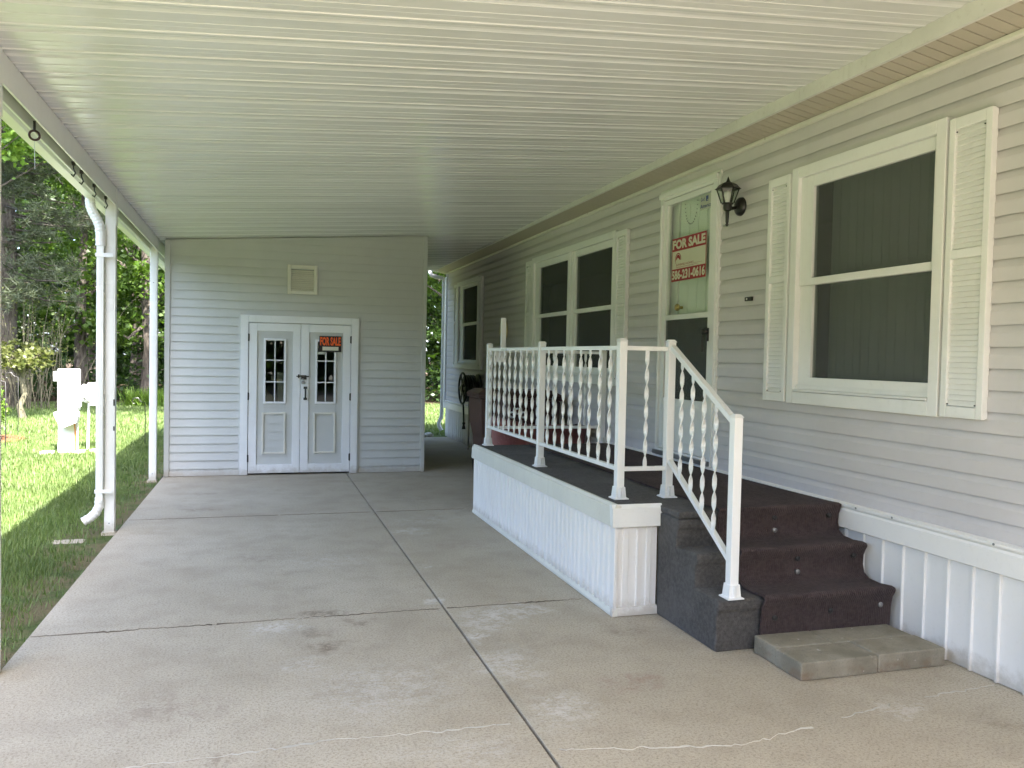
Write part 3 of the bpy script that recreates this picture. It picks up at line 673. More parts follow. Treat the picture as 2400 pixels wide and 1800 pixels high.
# gutter: U section along the eave
gv = []
sec = [(-1.378, .04), (-1.384, -.085), (-1.40, -.10), (-1.46, -.10), (-1.475, -.085), (-1.488, -.03), (-1.50, .03), (-1.492, .032), (-1.480, -.028), (-1.468, -.080), (-1.457, -.092), (-1.403, -.092), (-1.392, -.08), (-1.386, .04)]
gm = MB()
for yy in (YF, YB):
    z = zc(-1.25, yy)
    gv += [(x+.16, yy, z+d) for x, d in sec]
n = len(sec)
gm.add(gv, [tuple(range(n)), tuple(range(2*n-1, n-1, -1))]+[(i, i+n, (i+1) % n+n, (i+1) % n) for i in range(n)]).build('gutter', 'whitemetal', car)
for yy in PY:
    z = zc(-1.1, yy)
    po = MB()
    po.box(-1.168, -1.091, yy-.035, yy+.035, -.03, z-.0).build('post', 'whitemetal', car, bevel=.006)
    MB().box(-1.166+.01, -1.107, yy-.0375, yy-.0355, .02, z-.16).build('post_rib', 'whitemetal', car)
    for q in (.06, 2.2): MB().lathe([(.006, -.040), (.006, -.0365)], (-1.13, yy, q), 8, 'y').build('bolt', 'steel', car)
    MB().box(-1.185, -1.08, yy-.055, yy+.055, -.045, -.012).build('post_footing', 'concrete', car)
    MB().box(-1.0905, -1.0875, yy-.035, yy+.035, z-.30, z-.0065).build('post_bracket', 'whitemetal', car)
# paint chips on mid post
for q, hh in ((.80, .035), (1.0, .05)): MB().box(-1.104, -1.0925, 7.2642, 7.2648, q, q+hh).build('paint_chip', 'blackmetal', car)
# downspout of the carport
cd = MB(); ribpath = [(-1.272, 7.24, 2.66), (-1.272, 7.24, 2.60), (-1.268, 7.24, 2.56), (-1.25, 7.24, 2.51), (-1.222, 7.24, 2.46), (-1.203, 7.24, 2.41), (-1.196, 7.24, 2.35), (-1.196, 7.24, 2.26)]
def resample(pts, n):
    out = []
    for a, b in zip(pts, pts[1:]):
        for k in range(n): out.append(tuple(a[i]+(b[i]-a[i])*k/n for i in range(3)))
    return out+[pts[-1]]
rp = resample(ribpath, 6)
dsp = MB().box(-1.222, -1.1695, 7.215, 7.285, .24, 2.28).build('downspout', 'whitemetal', car, bevel=.006)
MB().tube(rp, [.036+(.003 if i % 3 == 0 else 0) for i in range(len(rp))], 12).build('elbow', 'whitemetal', dsp, smooth=25)
rp = resample([(-1.197, 7.25, .27), (-1.20, 7.25, .20), (-1.225, 7.245, .15), (-1.26, 7.24, .115), (-1.31, 7.235, .085)], 6)
MB().tube(rp, [.034+(.003 if i % 3 == 0 else 0) for i in range(len(rp))], 12).build('elbow', 'whitemetal', dsp, smooth=25)
for q in (2.17, .31): MB().box(-1.228, -1.10, 7.2085, 7.2145, q, q+.03).build('strap', 'whitemetal', dsp)
for xx in (-1.190, -1.205): MB().box(xx-.003, xx+.003, 7.2105, 7.2148, .34, 2.16).build('pipe_rib', 'whitemetal', dsp)
# splash stone
tag(MB().box(-1.50, -1.27, 7.0, 7.14, -.065, -.030).build('splash_block', 'concrete', bevel=.01), 'flat stone splash block in the grass below the carport downspout', 'stone')

# hooks under the beam
def hook(x, y, z, ring, label):
    t = thing('hanging_ring' if ring else 'hanging_hook', (x, y, z), label, 'hook', 'hooks under the carport beam')
    if ring:
        m = MB(); m.tube([(x+.022*math.cos(a), y+.010*math.cos(a), z-.075+.024*math.sin(a)) for a in [2*math.pi*k/20 for k in range(20)]], .006, 8, closed=True); m.build('ring', 'bindark', t, smooth=50)
        MB().tube([(x, y, z), (x, y, z-.050)], .007, 6).build('clip', 'blackmetal', t)
        MB().tube([(x, y, z-.10), (x+.003, y, z-.25)], .0015, 5).build('string', 'rope', t)
    else:
        m = MB(); m.tube([(x, y, z), (x, y, z-.04), (x+.015, y-.015, z-.07), (x+.005, y-.03, z-.095), (x-.008, y-.012, z-.08)], .0048, 6); m.build('hook', 'blackmetal', t, smooth=50)
        MB().box(x-.010, x+.010, y-.012, y+.012, z-.02, z+.004).build('clip', 'blackmetal', t)
for (yy, ring, lab) in ((4.95, True, 'dark ring on a clip under the carport beam, nearest the camera'), (5.91, False, 'black hook under the carport beam, next after the ring'),
                        (6.16, False, 'long black hook under the carport beam, second after the ring'), (6.61, False, 'black hook under the carport beam near the downspout elbow'),
                        (7.08, False, 'black hook under the carport beam touching the downspout post')):
    hook(-1.135, yy, zc(-1.1, yy)-.118, ring, lab)

# ------------------------------------------------------------------ shed
SL, SR, SD, SB = -1.028, 1.986, 10.25, 14.3
shed = thing('storage_shed', (.48, SD, 0), 'grey lap sided storage shed with white double doors under the carport roof', 'shed')
DX0, DX1, DZ = -.203, 1.153, 1.882
hole = [(DX0+.03, DX1-.03, -.1, DZ-.03)]
sw = MB(); xw = SD+.021
sw.box(SL+.02, DX0+.03, xw, xw+.08, 0, 2.68); sw.box(DX1-.03, SR-.02, xw, xw+.08, 0, 2.68); sw.box(DX0+.03, DX1-.03, xw, xw+.08, DZ-.03, 2.68)
swo = sw.build('wall', 'interior', shed)
Hs = .0981
# front courses: clipped to the sloping ceiling
z = -.012+Hs*0
def topz(x): return zc(x, SD)-.012
k = 0
while z < topz(SR):
    za = max(z, .004); zb_ = z+Hs
    if zb_ <= topz(SL)-.001:
        courses('shedsiding', swo, 'y', 1, SD, SL+.055, SR-.045, z if z > 0 else .004, Hs if z > 0 else Hs+z-.004, zb_, hole)
    else:   # slanted end
        xs0 = max(SL+.055, (za+.012-2.79)/.073); xs1 = SR-.045
        if xs0 < xs1-.02:
            xk = min(xs1, max(xs0, (zb_+.012-2.79)/.073))
            m = MB(); poly = [(xs0, za), (xs1, za), (xs1, min(zb_, topz(xs1)))]
            if xk < xs1: poly.append((xk, zb_))
            else: pass
            if xs0 <= SL+.056: poly.append((xs0, min(zb_, topz(xs0))))
            m.prism(poly, 'y', SD+.004, SD+.02)
            for i, v in enumerate(m.v):
                if v[1] < SD+.01: m.v[i] = (v[0], SD+.013*max(0, (v[2]-za)/Hs), v[2])
            m.build('siding_board', 'shedsiding', swo)
    z += Hs
for s0, s1 in ((SL, SL+.055), (SR-.045, SR)):
    zt = topz(s0)-.003; zt2 = topz(s1)-.003
    m = MB(); m.add([(s0, SD-.012, .002), (s1, SD-.012, .002), (s1, SD-.012, zt2), (s0, SD-.012, zt), (s0, SD+.05, .002), (s1, SD+.05, .002), (s1, SD+.05, zt2), (s0, SD+.05, zt)],
                    [(0, 1, 2, 3), (7, 6, 5, 4), (0, 4, 5, 1), (3, 2, 6, 7), (0, 3, 7, 4), (1, 5, 6, 2)]); m.build('corner_trim', 'shedsiding', shed, bevel=.003)
# top channel
m = MB(); vs = []
for yy in (SD-.014, SD+.02):
    for x in (SL, SR): vs += [(x, yy, zc(x, SD)-.030), (x, yy, zc(x, SD)-.013)]
m.add(vs, [(0, 2, 3, 1), (4, 5, 7, 6), (0, 1, 5, 4), (2, 6, 7, 3), (1, 3, 7, 5), (0, 4, 6, 2)]); m.build('top_channel', 'shedsiding', shed)
# side and rear walls
for at, sg2 in ((SL, 1), (SR, -1)):
    sd = MB().box(min(at+sg2*.03, at+sg2*.10), max(at+sg2*.03, at+sg2*.10), SD+.11, SB, 0, 2.70 if at < 0 else 2.85).build('side_wall', 'interior', shed)
    z = .004
    while z < (2.66 if at < 0 else 2.86):
        m = MB(); m.prism([(at+sg2*.029, z), (at, z), (at+sg2*.011, z+Hs), (at+sg2*.029, z+Hs)], 'y', SD+.051, SB); m.build('siding_board', 'shedsiding', sd); z += Hs
MB().box(SL+.11, SR-.11, SB-.1, SB-.02, 0, 2.68).build('rear_wall', 'shedsiding', shed)
MB().box(SL+.11, SR-.11, SD+.11, SB-.11, .006, .02).build('shed_floor', 'interior', shed)
# gable vent
vx0, vx1, vz0, vz1 = .315, .662, 2.145, 2.490
v = frame(MB(), 0, 1, vx0, vx1, vz0, vz1, .042); v.v = [(b, SD-.022+.022*a, c) for a, b, c in v.v]; vent = v.build('vent', 'cream', shed, bevel=.004)
MB().box(vx0+.01, vx1-.01, SD+.012-.010, SD+.014, vz0+.01, vz1-.01).build('vent_back', 'interior', vent)
z = vz0+.044
while z < vz1-.06:
    MB().prism([(SD-.016, z), (SD-.012, z-.002), (SD+.001, z+.017), (SD-.003, z+.020)], 'x', vx0+.0425, vx1-.0425).build('vent_slat', 'cream', vent); z += .0222
# door casing
c = .085
cs = MB().box(DX0, DX0+c, SD-.026, SD+.05, .004, DZ).box(DX1-c, DX1, SD-.026, SD+.05, .004, DZ).box(DX0+c+.0005, DX1-c-.0005, SD-.0255, SD+.05, DZ-.085, DZ-.0005)
cs.build('door_casing', 'doorwhite', shed, bevel=.003)
for a_, b_ in ((DX0-.018, DX0-.0005), (DX1+.0005, DX1+.018)): MB().box(a_, b_, SD-.012, SD+.01, .004, DZ+.018).build('casing_channel', 'shedsiding', shed)
MB().box(DX0+c, DX1-c, SD+.04, SD+.06, .004, .02).build('door_sill', 'blackmetal', shed)
def leafdoor(x0, x1, r0, r1, w0, w1, hinge):
    zb, zt = .022, DZ-.091; rz0, rz1 = .125, 1.70; ye = SD-.016
    d = MB().box(x0, r0, ye, ye+.04, zb, zt).box(r1, x1, ye, ye+.04, zb, zt).box(r0+.0004, r1-.0004, ye+.0004, ye+.04, zb, rz0).box(r0+.0004, r1-.0004, ye+.0004, ye+.04, rz1, zt).build('door', 'doorwhite', shed, bevel=.003)
    wz0, wz1 = .845, 1.615
    z = rz0
    while z < rz1-.01:   # grey lap panel in the recess, opening left for the window
        zz = min(z+Hs*.98, rz1)
        def brd(a, b, q0, q1):
            if b-a > .01 and q1-q0 > .006: MB().prism([(ye+.036, q0), (ye+.012+.008*(q0-z)/Hs, q0), (ye+.012+.008*(q1-z)/Hs, q1), (ye+.036, q1)], 'x', a, b).build('siding_board', 'shedsiding', d)
        a, b = r0+.001, r1-.001
        if zz <= wz0+.02 or z >= wz1-.02: brd(a, b, z+.0005, zz)
        else:
            brd(a, w0+.012, z+.0005, zz); brd(w1-.012, b, z+.0005, zz)
            brd(w0+.0125, w1-.0125, z+.0005, min(zz, wz0+.012)); brd(w0+.0125, w1-.0125, max(z, wz1-.012), zz)
        z += Hs*.98
    # window
    t = .024; wf = MB()
    wf.box(w0, w0+t, ye-.004, ye+.03, wz0, wz1).box(w1-t, w1, ye-.004, ye+.03, wz0, wz1).box(w0+t+.0003, w1-t-.0003, ye-.0035, ye+.03, wz0+.0003, wz0+t).box(w0+t+.0003, w1-t-.0003, ye-.0035, ye+.03, wz1-t, wz1-.0003)
    wfo = wf.build('window_frame', 'doorwhite', d, bevel=.002)
    mu = MB(); xm = (w0+w1)/2
    mu.box(xm-.006, xm+.006, ye+.001, ye+.024, wz0+t+.0005, wz1-t-.0005).build('muntin', 'doorwhite', wfo)
    for q in (1/3, 2/3):
        zz = wz0+(wz1-wz0)*q
        for a, b in ((w0+t+.0004, xm-.0064), (xm+.0064, w1-t-.0004)): MB().box(a, b, ye+.0015, ye+.024, zz-.006, zz+.006).build('muntin', 'doorwhite', wfo)
    for i in range(3):
        for a, b in ((w0+t-.004, xm), (xm, w1-t+.004)):
            MB().box(a+.0005, b-.0005, ye+.025, ye+.028, wz0+t-.004+(wz1-wz0)*i/3*.97, wz0+t-.006+(wz1-wz0)*(i+1)/3*.97).build('pane', 'glass', wfo)
    # lower panel moulding
    q0, q1 = .25, .742; a, b = w0-.015, w1+.0
    pf = MB().box(a, a+.022, ye-.002, ye+.012, q0, q1).box(b-.022, b, ye-.002, ye+.012, q0, q1).box(a+.0225, b-.0225, ye-.0015, ye+.012, q0+.0003, q0+.022).box(a+.0225, b-.0225, ye-.0015, ye+.012, q1-.022, q1-.0003)
    pf.build('panel_moulding', 'cream', d, bevel=.002)
    for zz in (.20, .93, 1.62):
        hg = MB().lathe([(.007, -.045), (.007, .045)], (hinge, ye-.008, zz), 8); hg.box(hinge-.012, hinge+.012, ye-.0035, ye-.0005, zz-.04, zz+.04); hg.build('hinge', 'blackmetal', d)
    return d
dl = leafdoor(-.112, .4745, -.018, .388, .055, .311, -.116)
dr = leafdoor(.4785, 1.062, .574, .972, .648, .893, 1.066)
ye = SD-.016
m = MB().box(.435, .575, ye-.010, ye-.0005, 1.165, 1.178).box(.485, .545, ye-.014, ye-.0005, 1.135, 1.185).box(.448, .462, ye-.016, ye-.0005, 1.150, 1.195).tube([(.43, ye-.008, 1.172), (.57, ye-.008, 1.172)], .006, 8)
m.build('bolt_latch', 'blackmetal', dr, bevel=.001)
pl = thing('padlock', (.505, ye, 1.08), 'small steel padlock hanging from the latch of the shed doors', 'padlock')
MB().box(.487, .523, ye-.028, ye-.008, 1.085, 1.118).build('body', 'steel', pl, bevel=.004)
MB().tube([(.494, ye-.018, 1.118), (.494, ye-.018, 1.137), (.500, ye-.018, 1.145), (.510, ye-.018, 1.145), (.516, ye-.018, 1.137), (.516, ye-.018, 1.118)], .0035, 6).build('shackle', 'steel', pl)
m = MB().tube([(.535, ye, 1.035), (.535, ye-.03, 1.03), (.535, ye-.034, .97), (.535, ye-.03, .91), (.535, ye, .905)], .009, 8)
m.box(.515, .555, ye-.006, ye-.0005, 1.022, 1.05).box(.515, .555, ye-.006, ye-.0005, .89, .918); m.build('handle', 'blackmetal', dr, bevel=.001)
# black and orange sign
s2 = thing('for_sale_sign', (.82, SD-.02, 1.47), 'small black and orange FOR SALE sign taped over the right shed door window', 'sign')
sy = SD-.026; a0, a1, b0, b1 = .690, .952, 1.468, 1.657
MB().box(a0, a1, sy, sy+.003, b0, b1).build('board', 'signblack', s2)
text('lettering', 'FOR SALE', 'signorange', s2, (a0+.010, sy-.0004, b0+.075), (1, 0, 0), UP, a1-a0-.02, .104, .045)
MB().box(a0+.038, a1-.036, sy-.0012, sy-.0004, b0+.018, b0+.062).build('blank_field', 'signwhite', s2)
MB().box(a0-.022, a0+.07, sy+.0008, sy+.0016, b0-.030, b0-.002).build('tape', 'stickerwhite', s2)
MB().box(a1-.05, a1+.014, sy+.0008, sy+.0016, b0-.012, b0+.02).build('tape', 'stickerwhite', s2)
# things stored behind the left window
tag(MB().lathe([(.02, .6), (.15, .66), (.19, .78), (.16, .90), (.07, 1.0), (.01, 1.02)], (.02, SD+.45, 0), 16).build('stored_bundle', 'clock', smooth=60), 'pale rounded bundle seen inside the left shed window', 'bundle')
tag(MB().box(.22, .42, SD+.5, SD+.7, .02, 1.20).build('stored_box', 'innerdoor', bevel=.01), 'pale upright box seen inside the left shed window', 'box')

# ------------------------------------------------------------------ porch
DZt = .627; DXa = 1.925; DY0, DY1 = 4.06, 7.52
porch = thing('porch', (2.5, 5.5, 0), 'raised porch with grey carpet deck, carpeted steps and white ribbed skirt', 'porch')
xin = WX-.035
dk = MB().prism([(DXa+.02, 4.29), (2.192, 4.29), (2.192, DY0-.012), (xin, DY0-.012), (xin, DY1-.03), (DXa+.02, DY1-.03)], 'z', DZt-.04, DZt).build('deck', 'greycarpet', porch, bevel=.012, seg=3)
MB().box(2.215, xin-.01, 4.290, DY1-.06, 0, DZt-.041).build('core', 'concrete', porch)
def nose(y, z, zb):      # rounded carpeted nosing above a riser, listed upwards
    return [(y+.016, zb), (y+.016, z-.085), (y+.012, z-.068), (y, z-.050), (y-.004, z-.030), (y, z-.012), (y+.010, z-.003), (y+.026, z)]
pr = nose(3.618, .265, 0)+nose(3.838, .446, .265)+nose(4.050, DZt-.0405, .43)+[(4.285, DZt-.0405), (4.285, 0)]
MB().prism(pr, 'x', 2.190, xin-.02).build('steps', 'greycarpet', porch, bevel=.010, seg=3)
# white ribbed skirt
m = MB(); prof = [(0, 0), (.040, 0), (.050, .013), (.066, .013), (.076, 0), (.112, 0), (.122, .013), (.140, .013), (.150, 0), (.152, 0), (.152, .024), (0, .024)]
m.prism([(b+DXa, a) for a, b in prof], 'z', .022, .535)
skme = m.mesh('skirt_panel', M['skirt']); y = 4.30
skb = MB().box(DXa+.025, 2.185, 4.30, DY1-.05, .005, DZt-.05).build('skirt', 'skirt', porch)
while y < DY1-.16: link('skirt_panel', skme, skb, loc=(0, y, 0)); y += .1525
m = MB(); prof = [(1.93, .010), (1.975, .010), (1.98, .003), (2.01, .003), (2.015, .010), (2.06, .010), (2.065, .0), (2.072, .0), (2.077, .010), (2.12, .010), (2.125, .003), (2.15, .003), (2.155, .010), (2.19, .010), (2.19, .024), (1.93, .024)]
m.prism([(a, 4.285+b) for a, b in prof], 'z', .022, .535); m.build('skirt_panel', 'skirt', skb)
MB().box(DXa-.006, DXa+.016, 4.277, 4.305, .022, .53).build('corner_post', 'skirt', skb, bevel=.004)
MB().prism([(DXa-.012, .003), (DXa+.02, .003), (DXa+.02, .045), (DXa+.004, .040), (DXa-.012, .018)], 'y', 4.270, DY1-.03).build('base_track', 'cream', skb)
MB().prism([(4.270, .003), (4.30, .003), (4.30, .05), (4.274, .05)], 'x', DXa-.013, 2.198).build('base_track', 'skirt', skb, bevel=.003)
capp = [(0, DZt-.115), (.004, DZt-.118), (.034, DZt-.11), (.05, DZt-.02), (.05, DZt+.004), (.022, DZt+.010), (.013, DZt-.006), (.004, DZt-.012)]
cp = [(DXa-.025+a, b) for a, b in capp]
MB().prism(cp, 'y', 4.2625, DY1-.02).build('cap_trim', 'cream', porch)
MB().prism([(4.255+a, b) for a, b in capp], 'x', DXa-.028, 2.205).build('cap_trim', 'whitemetal', porch)
# burgundy runner
prof = [(3.606, .004), (3.602, .09), (3.598, .17), (3.588, .225), (3.572, .252), (3.566, .268), (3.574, .282), (3.600, .287), (3.69, .278), (3.77, .282), (3.808, .305), (3.820, .345), (3.818, .395), (3.804, .425), (3.792, .444), (3.790, .458),
        (3.800, .469), (3.83, .473), (3.91, .466), (3.99, .472), (4.028, .495), (4.038, .535), (4.034, .585), (4.022, .612), (4.014, .630), (4.018, .643), (4.040, .649), (4.12, .645), (4.6, .642), (6.0, .642), (7.40, .642)]
m = MB(); nx = 12; xs = [2.425+(WX-.034-2.425)*i/nx for i in range(nx+1)]
P0 = [Vector((0, a, b)) for a, b in prof]; nr = []
for i in range(len(P0)):
    t = (P0[min(i+1, len(P0)-1)]-P0[max(i-1, 0)]).normalized(); nr.append(Vector((0, -t.z, t.y)))
vs = []
for x in xs:
    wv = .004*math.sin(x*9)+.003*math.sin(x*23+1)
    for p, q in zip(P0, nr):
        s = p+q*(wv if p.z < .63 and p.z > .02 else 0); vs.append((x, s.y, s.z))
nb = len(vs); npf = len(P0)
for x in xs:
    for p, q in zip(P0, nr):
        s = p-q*.010; vs.append((x, s.y, max(s.z, .002)))
fs = []
for i in range(nx):
    for j in range(npf-1):
        a = i*npf+j; fs.append((a, a+npf, a+npf+1, a+1)); fs.append((nb+a, nb+a+1, nb+a+npf+1, nb+a+npf))
for j in range(npf-1):
    fs.append((j, j+1, nb+j+1, nb+j)); a = nx*npf+j; fs.append((a, nb+a, nb+a+1, a+1))
for i in range(nx):
    a = i*npf; fs.append((a, nb+a, nb+a+npf, a+npf)); a = i*npf+npf-1; fs.append((a, a+npf, nb+a+npf, nb+a))
m.add(vs, fs)
rn = thing('carpet_runner', (2.83, 4.5, .3), 'burgundy ribbed carpet runner draped down the porch steps and over the deck', 'carpet')
m.build('carpet', 'runner', rn, smooth=60)
for (x, yy, z, w) in ((2.78, 4.030, .58, 0), (3.14, 4.030, .58, 0), (2.78, 4.026, .51, 1), (2.78, 3.813, .40, 0), (3.14, 3.813, .40, 0), (2.78, 3.810, .33, 1), (2.50, 3.598, .165, 0), (2.83, 3.598, .18, 0), (3.14, 3.598, .19, 1)):
    mm = MB().lathe([(.013, .012), (.014, -.003), (.010, -.006), (.002, -.006)], (x, yy-.006, z), 12, 'y')
    b = mm.build('button', 'steel' if w else 'blackmetal', rn, smooth=40)

# railing
rl = thing('railing', (2.05, 4.51, DZt), 'white metal porch railing with twisted flat balusters and stair section', 'railing')
RX, SXr = 2.045, 2.362; PYs = [7.46, 5.967, 4.515]; ZR = 1.518; ZL = .803
def rpost(x, y, z0, z1):
    h = .024
    p = MB().box(x-h, x+h, y-h, y+h, z0+.01, z1-.012).build('post', 'rail', rl, bevel=.003)
    MB().add([(x-h-.004, y-h-.004, z1-.0115), (x+h+.004, y-h-.004, z1-.0115), (x+h+.004, y+h+.004, z1-.0115), (x-h-.004, y+h+.004, z1-.0115), (x-.016, y-.016, z1+.004), (x+.016, y-.016, z1+.004), (x+.016, y+.016, z1+.004), (x-.016, y+.016, z1+.004)],
             [(3, 2, 1, 0), (4, 5, 6, 7), (0, 1, 5, 4), (1, 2, 6, 5), (2, 3, 7, 6), (3, 0, 4, 7)]).build('post_cap', 'rail', p)
    b = MB()
    b.add([(x+s*a, y+t*a, z) for a, z in ((.046, z0), (.046, z0+.006), (.034, z0+.012), (.029, z0+.072)) for s, t in ((-1, -1), (1, -1), (1, 1), (-1, 1))],
          [(3, 2, 1, 0), (12, 13, 14, 15)]+[(i*4+k, i*4+(k+1) % 4, i*4+4+(k+1) % 4, i*4+4+k) for i in range(3) for k in range(4)])
    b.build('post_flange', 'rail', p, bevel=.002)
    for s in (-1, 1): MB().box(x+s*.006-.004, x+s*.006+.004, y-.040, y-.030, z0+.010, z0+.070).build('flange_rib', 'rail', p)
    return p
for y in PYs: rpost(RX, y, DZt+.0005, 1.570)
rpost(SXr, 4.515, DZt+.0005, 1.570); rpost(2.283, 3.65, .2655, 1.185); rpost(3.185, 7.46, DZt+.0005, 1.53)
def rail(a, b, w=.030, hh=.026): return MB().bar([a, b], w, hh, side=(0, 1, 0) if abs(a[0]-b[0]) > abs(a[1]-b[1]) else (1, 0, 0)).build('rail', 'rail', rl, bevel=.003)
for a, b in zip(PYs, PYs[1:]):
    rail((RX, a-.0245, ZR), (RX, b+.0245, ZR)); rail((RX, a-.0245, ZL), (RX, b+.0245, ZL))
rail((RX+.0245, 4.515, ZR), (SXr-.0245, 4.515, ZR)); rail((RX+.0245, 4.515, ZL), (SXr-.0245, 4.515, ZL))
rail((RX+.0245, 7.46, ZR-.01), (3.185-.0245, 7.46, ZR-.01)); rail((RX+.0245, 7.46, ZL-.01), (3.185-.0245, 7.46, ZL-.01))
sa, sb = 4.515-.0245, 3.65+.0245
rail((SXr, sa, 1.528), (2.283, sb, 1.155), .034, .032); rail((SXr, sa, .850), (2.283, sb, .450), .030, .026)
def twist(x, y, z0, z1, ang, ph):
    m = MB(); n = 60; fl = .03; vs = []
    tw = math.pi*round((z1-z0-2*fl)/.108)
    for i in range(n+1):
        z = z0+(z1-z0)*i/n; t = min(1, max(0, (z-z0-fl)/(z1-z0-2*fl))); a = ang+tw*t
        ux, uy = math.cos(a), math.sin(a)
        for p, q in ((-1, -1), (1, -1), (1, 1), (-1, 1)): vs.append((ux*p*.0120-uy*q*.0034, uy*p*.0120+ux*q*.0034, z))
    fs = [(3, 2, 1, 0), tuple(range(4*n, 4*n+4))]+[(4*i+k, 4*i+(k+1) % 4, 4*i+4+(k+1) % 4, 4*i+4+k) for i in range(n) for k in range(4)]
    m.add(vs, fs); return m
tm_y = twist(0, 0, ZL+.010, ZR-.012, math.pi/2, 0).mesh('baluster', M['rail'], 40)
tm_x = twist(0, 0, ZL+.010, ZR-.012, 0, 0).mesh('baluster', M['rail'], 40)
slot = MB().box(-.0042, -.0016, -.003, .003, ZL+.032, ZL+.046).mesh('slot', M['blackmetal'])
def bal(x, y, me):
    b = link('baluster', me, rl, loc=(x, y, 0)); return b
for y in [7.383, 7.224, 7.076, 6.92, 6.763, 6.605, 6.453, 6.297, 6.141, 5.776, 5.616, 5.454, 5.30, 5.137, 4.976, 4.813, 4.654]:
    b = bal(RX-.012, y, tm_y)
    o = MB().box(RX-.0148, RX-.0136, y-.003, y+.003, ZL+.030, ZL+.046).build('slot', 'blackmetal', None); o.parent = b; o.matrix_parent_inverse = Matrix.Translation(-b.location)
bal(2.205, 4.515-.008, tm_x)
for k in range(6): bal(2.20+.16*k, 7.46, tm_x)
for y in (4.315, 4.160, 4.005, 3.855):
    t = (sa-y)/(sa-sb); zl = .850-.400*t; zu = 1.528-.373*t
    mm = twist(0, 0, zl+.010, zu-.012, math.pi/2, 0); mm.v = [(a+SXr-.079*t-.010, b+y, c) for a, b, c in mm.v]; mm.build('baluster', 'rail', rl, smooth=40)
# upright bar bolted at the far corner of the railing
MB().box(2.165, 2.212, 7.50, 7.53, 1.40, 1.815).build('corner_bar', 'rail', rl, bevel=.003)
MB().box(2.075, 2.175, 7.425, 7.437, 1.405, 1.495).build('corner_plate', 'rail', rl, bevel=.003)

# concrete blocks
for (x0, x1, y0, y1, lab) in ((2.375, 2.795, 3.20, 3.402, 'front left concrete block of the low step, rust stained face'), (2.799, 3.190, 3.203, 3.404, 'front right concrete block of the low step by the white skirting'),
                             (2.380, 2.700, 3.406, 3.590, 'rear left concrete block of the low step, below the railing post'), (2.704, 3.180, 3.406, 3.590, 'rear right concrete block of the low step, against the carpeted riser')):
    b = MB().box(x0, x1, y0, y1, .001, .090+random.uniform(-.004, .001)).build('concrete_block', 'block', bevel=.007)
    tag(b, lab, 'block', 'concrete blocks forming the low step')

# ------------------------------------------------------------------ things behind the porch
def loftbox(secs, name, mat, par, bevel=.02):
    m = MB(); vs = []
    for (x0, x1, y0, y1, z) in secs: vs += [(x0, y0, z), (x1, y0, z), (x1, y1, z), (x0, y1, z)]
    n = len(secs); m.add(vs, [(3, 2, 1, 0), tuple(range(4*n-4, 4*n))]+[(i*4+k, i*4+(k+1) % 4, i*4+4+(k+1) % 4, i*4+4+k) for i in range(n-1) for k in range(4)])
    return m.build(name, mat, par, bevel=bevel, seg=3)
def wheelie(x, y, w, d, h, mat, lid, label):
    t = thing('wheeled_bin', (x, y, 0), label, 'bin', 'wheeled bins beside the house')
    a, b = w/2, d/2
    loftbox([(x-a*.76, x+a*.76, y-b*.76, y+b*.76, .03), (x-a*.84, x+a*.84, y-b*.84, y+b*.84, h*.45), (x-a*.97, x+a*.97, y-b*.97, y+b*.97, h*.62), (x-a, x+a, y-b, y+b, h*.90)], 'body', mat, t)
    MB().box(x-a-.02, x+a+.02, y-b-.02, y+b+.02, h*.9005, h*.925).build('rim', mat, t, bevel=.008)
    loftbox([(x-a-.025, x+a+.025, y-b-.025, y+b+.04, h*.9255), (x-a-.02, x+a+.02, y-b-.02, y+b+.03, h*.955), (x-a*.8, x+a*.8, y-b*.8, y+b*.8, h)], 'lid', lid, t)
    for s in (-1, 1): MB().lathe([(.10, -.025), (.11, -.015), (.11, .015), (.10, .025)], (x+s*a*.62, y+b*.88, .111), 16, 'x').build('wheel', 'blackmetal', t)
    MB().tube([(x-a*.6, y+b, h*.9), (x-a*.6, y+b+.07, h*.93), (x+a*.6, y+b+.07, h*.93), (x+a*.6, y+b, h*.9)], .013, 8).build('handle', 'blackmetal', t)
wheelie(2.785, 9.85, .54, .56, 1.06, 'binbrown', 'binbrown', 'brown wheeled bin with a lid beside the hose reel')
wheelie(2.80, 8.62, .56, .56, 1.10, 'bindark', 'bindark', 'dark maroon wheeled bin behind the railing next to the red cart')
ct = thing('garden_cart', (2.7, 7.95, 0), 'faded red plastic garden cart tub behind the far end of the railing', 'cart')
def tub(x0, x1, y0, y1):
    m = MB(); nxs = 14; ring = []
    for (ins, z) in ((.10, .34), (.06, .42), (.02, .60), (.0, .74), (-.02, .76), (.005, .755), (.03, .60), (.07, .44), (.11, .37)):
        for k in range(28):
            a = 2*math.pi*k/28; cx, cyy = (x0+x1)/2, (y0+y1)/2; ca, sa_ = math.cos(a), math.sin(a)
            rx, ry = (x1-x0)/2-ins, (y1-y0)/2-ins
            q = (abs(ca)**5+abs(sa_)**5)**(-1/5)
            zz = z+(.11 if z > .55 else .05)*max(0, -ca)**1.0*(1 if z > .4 else .4)
            ring.append((cx+rx*ca*q, cyy+ry*sa_*q, zz))
    n = 28; L = len(ring)//n
    m.add(ring, [tuple(range(n)), tuple(range((L-1)*n, L*n))]+[(i*n+k, i*n+(k+1) % n, (i+1)*n+(k+1) % n, (i+1)*n+k) for i in range(L-1) for k in range(n)])
    return m
tub(2.20, 3.16, 7.66, 8.20).build('tub', 'cartred', ct, smooth=45)
for s in (7.64, 8.21): MB().lathe([(.15, -.03), (.17, -.02), (.17, .02), (.15, .03)], (2.95, s, .172), 18, 'y').build('wheel', 'blackmetal', ct)
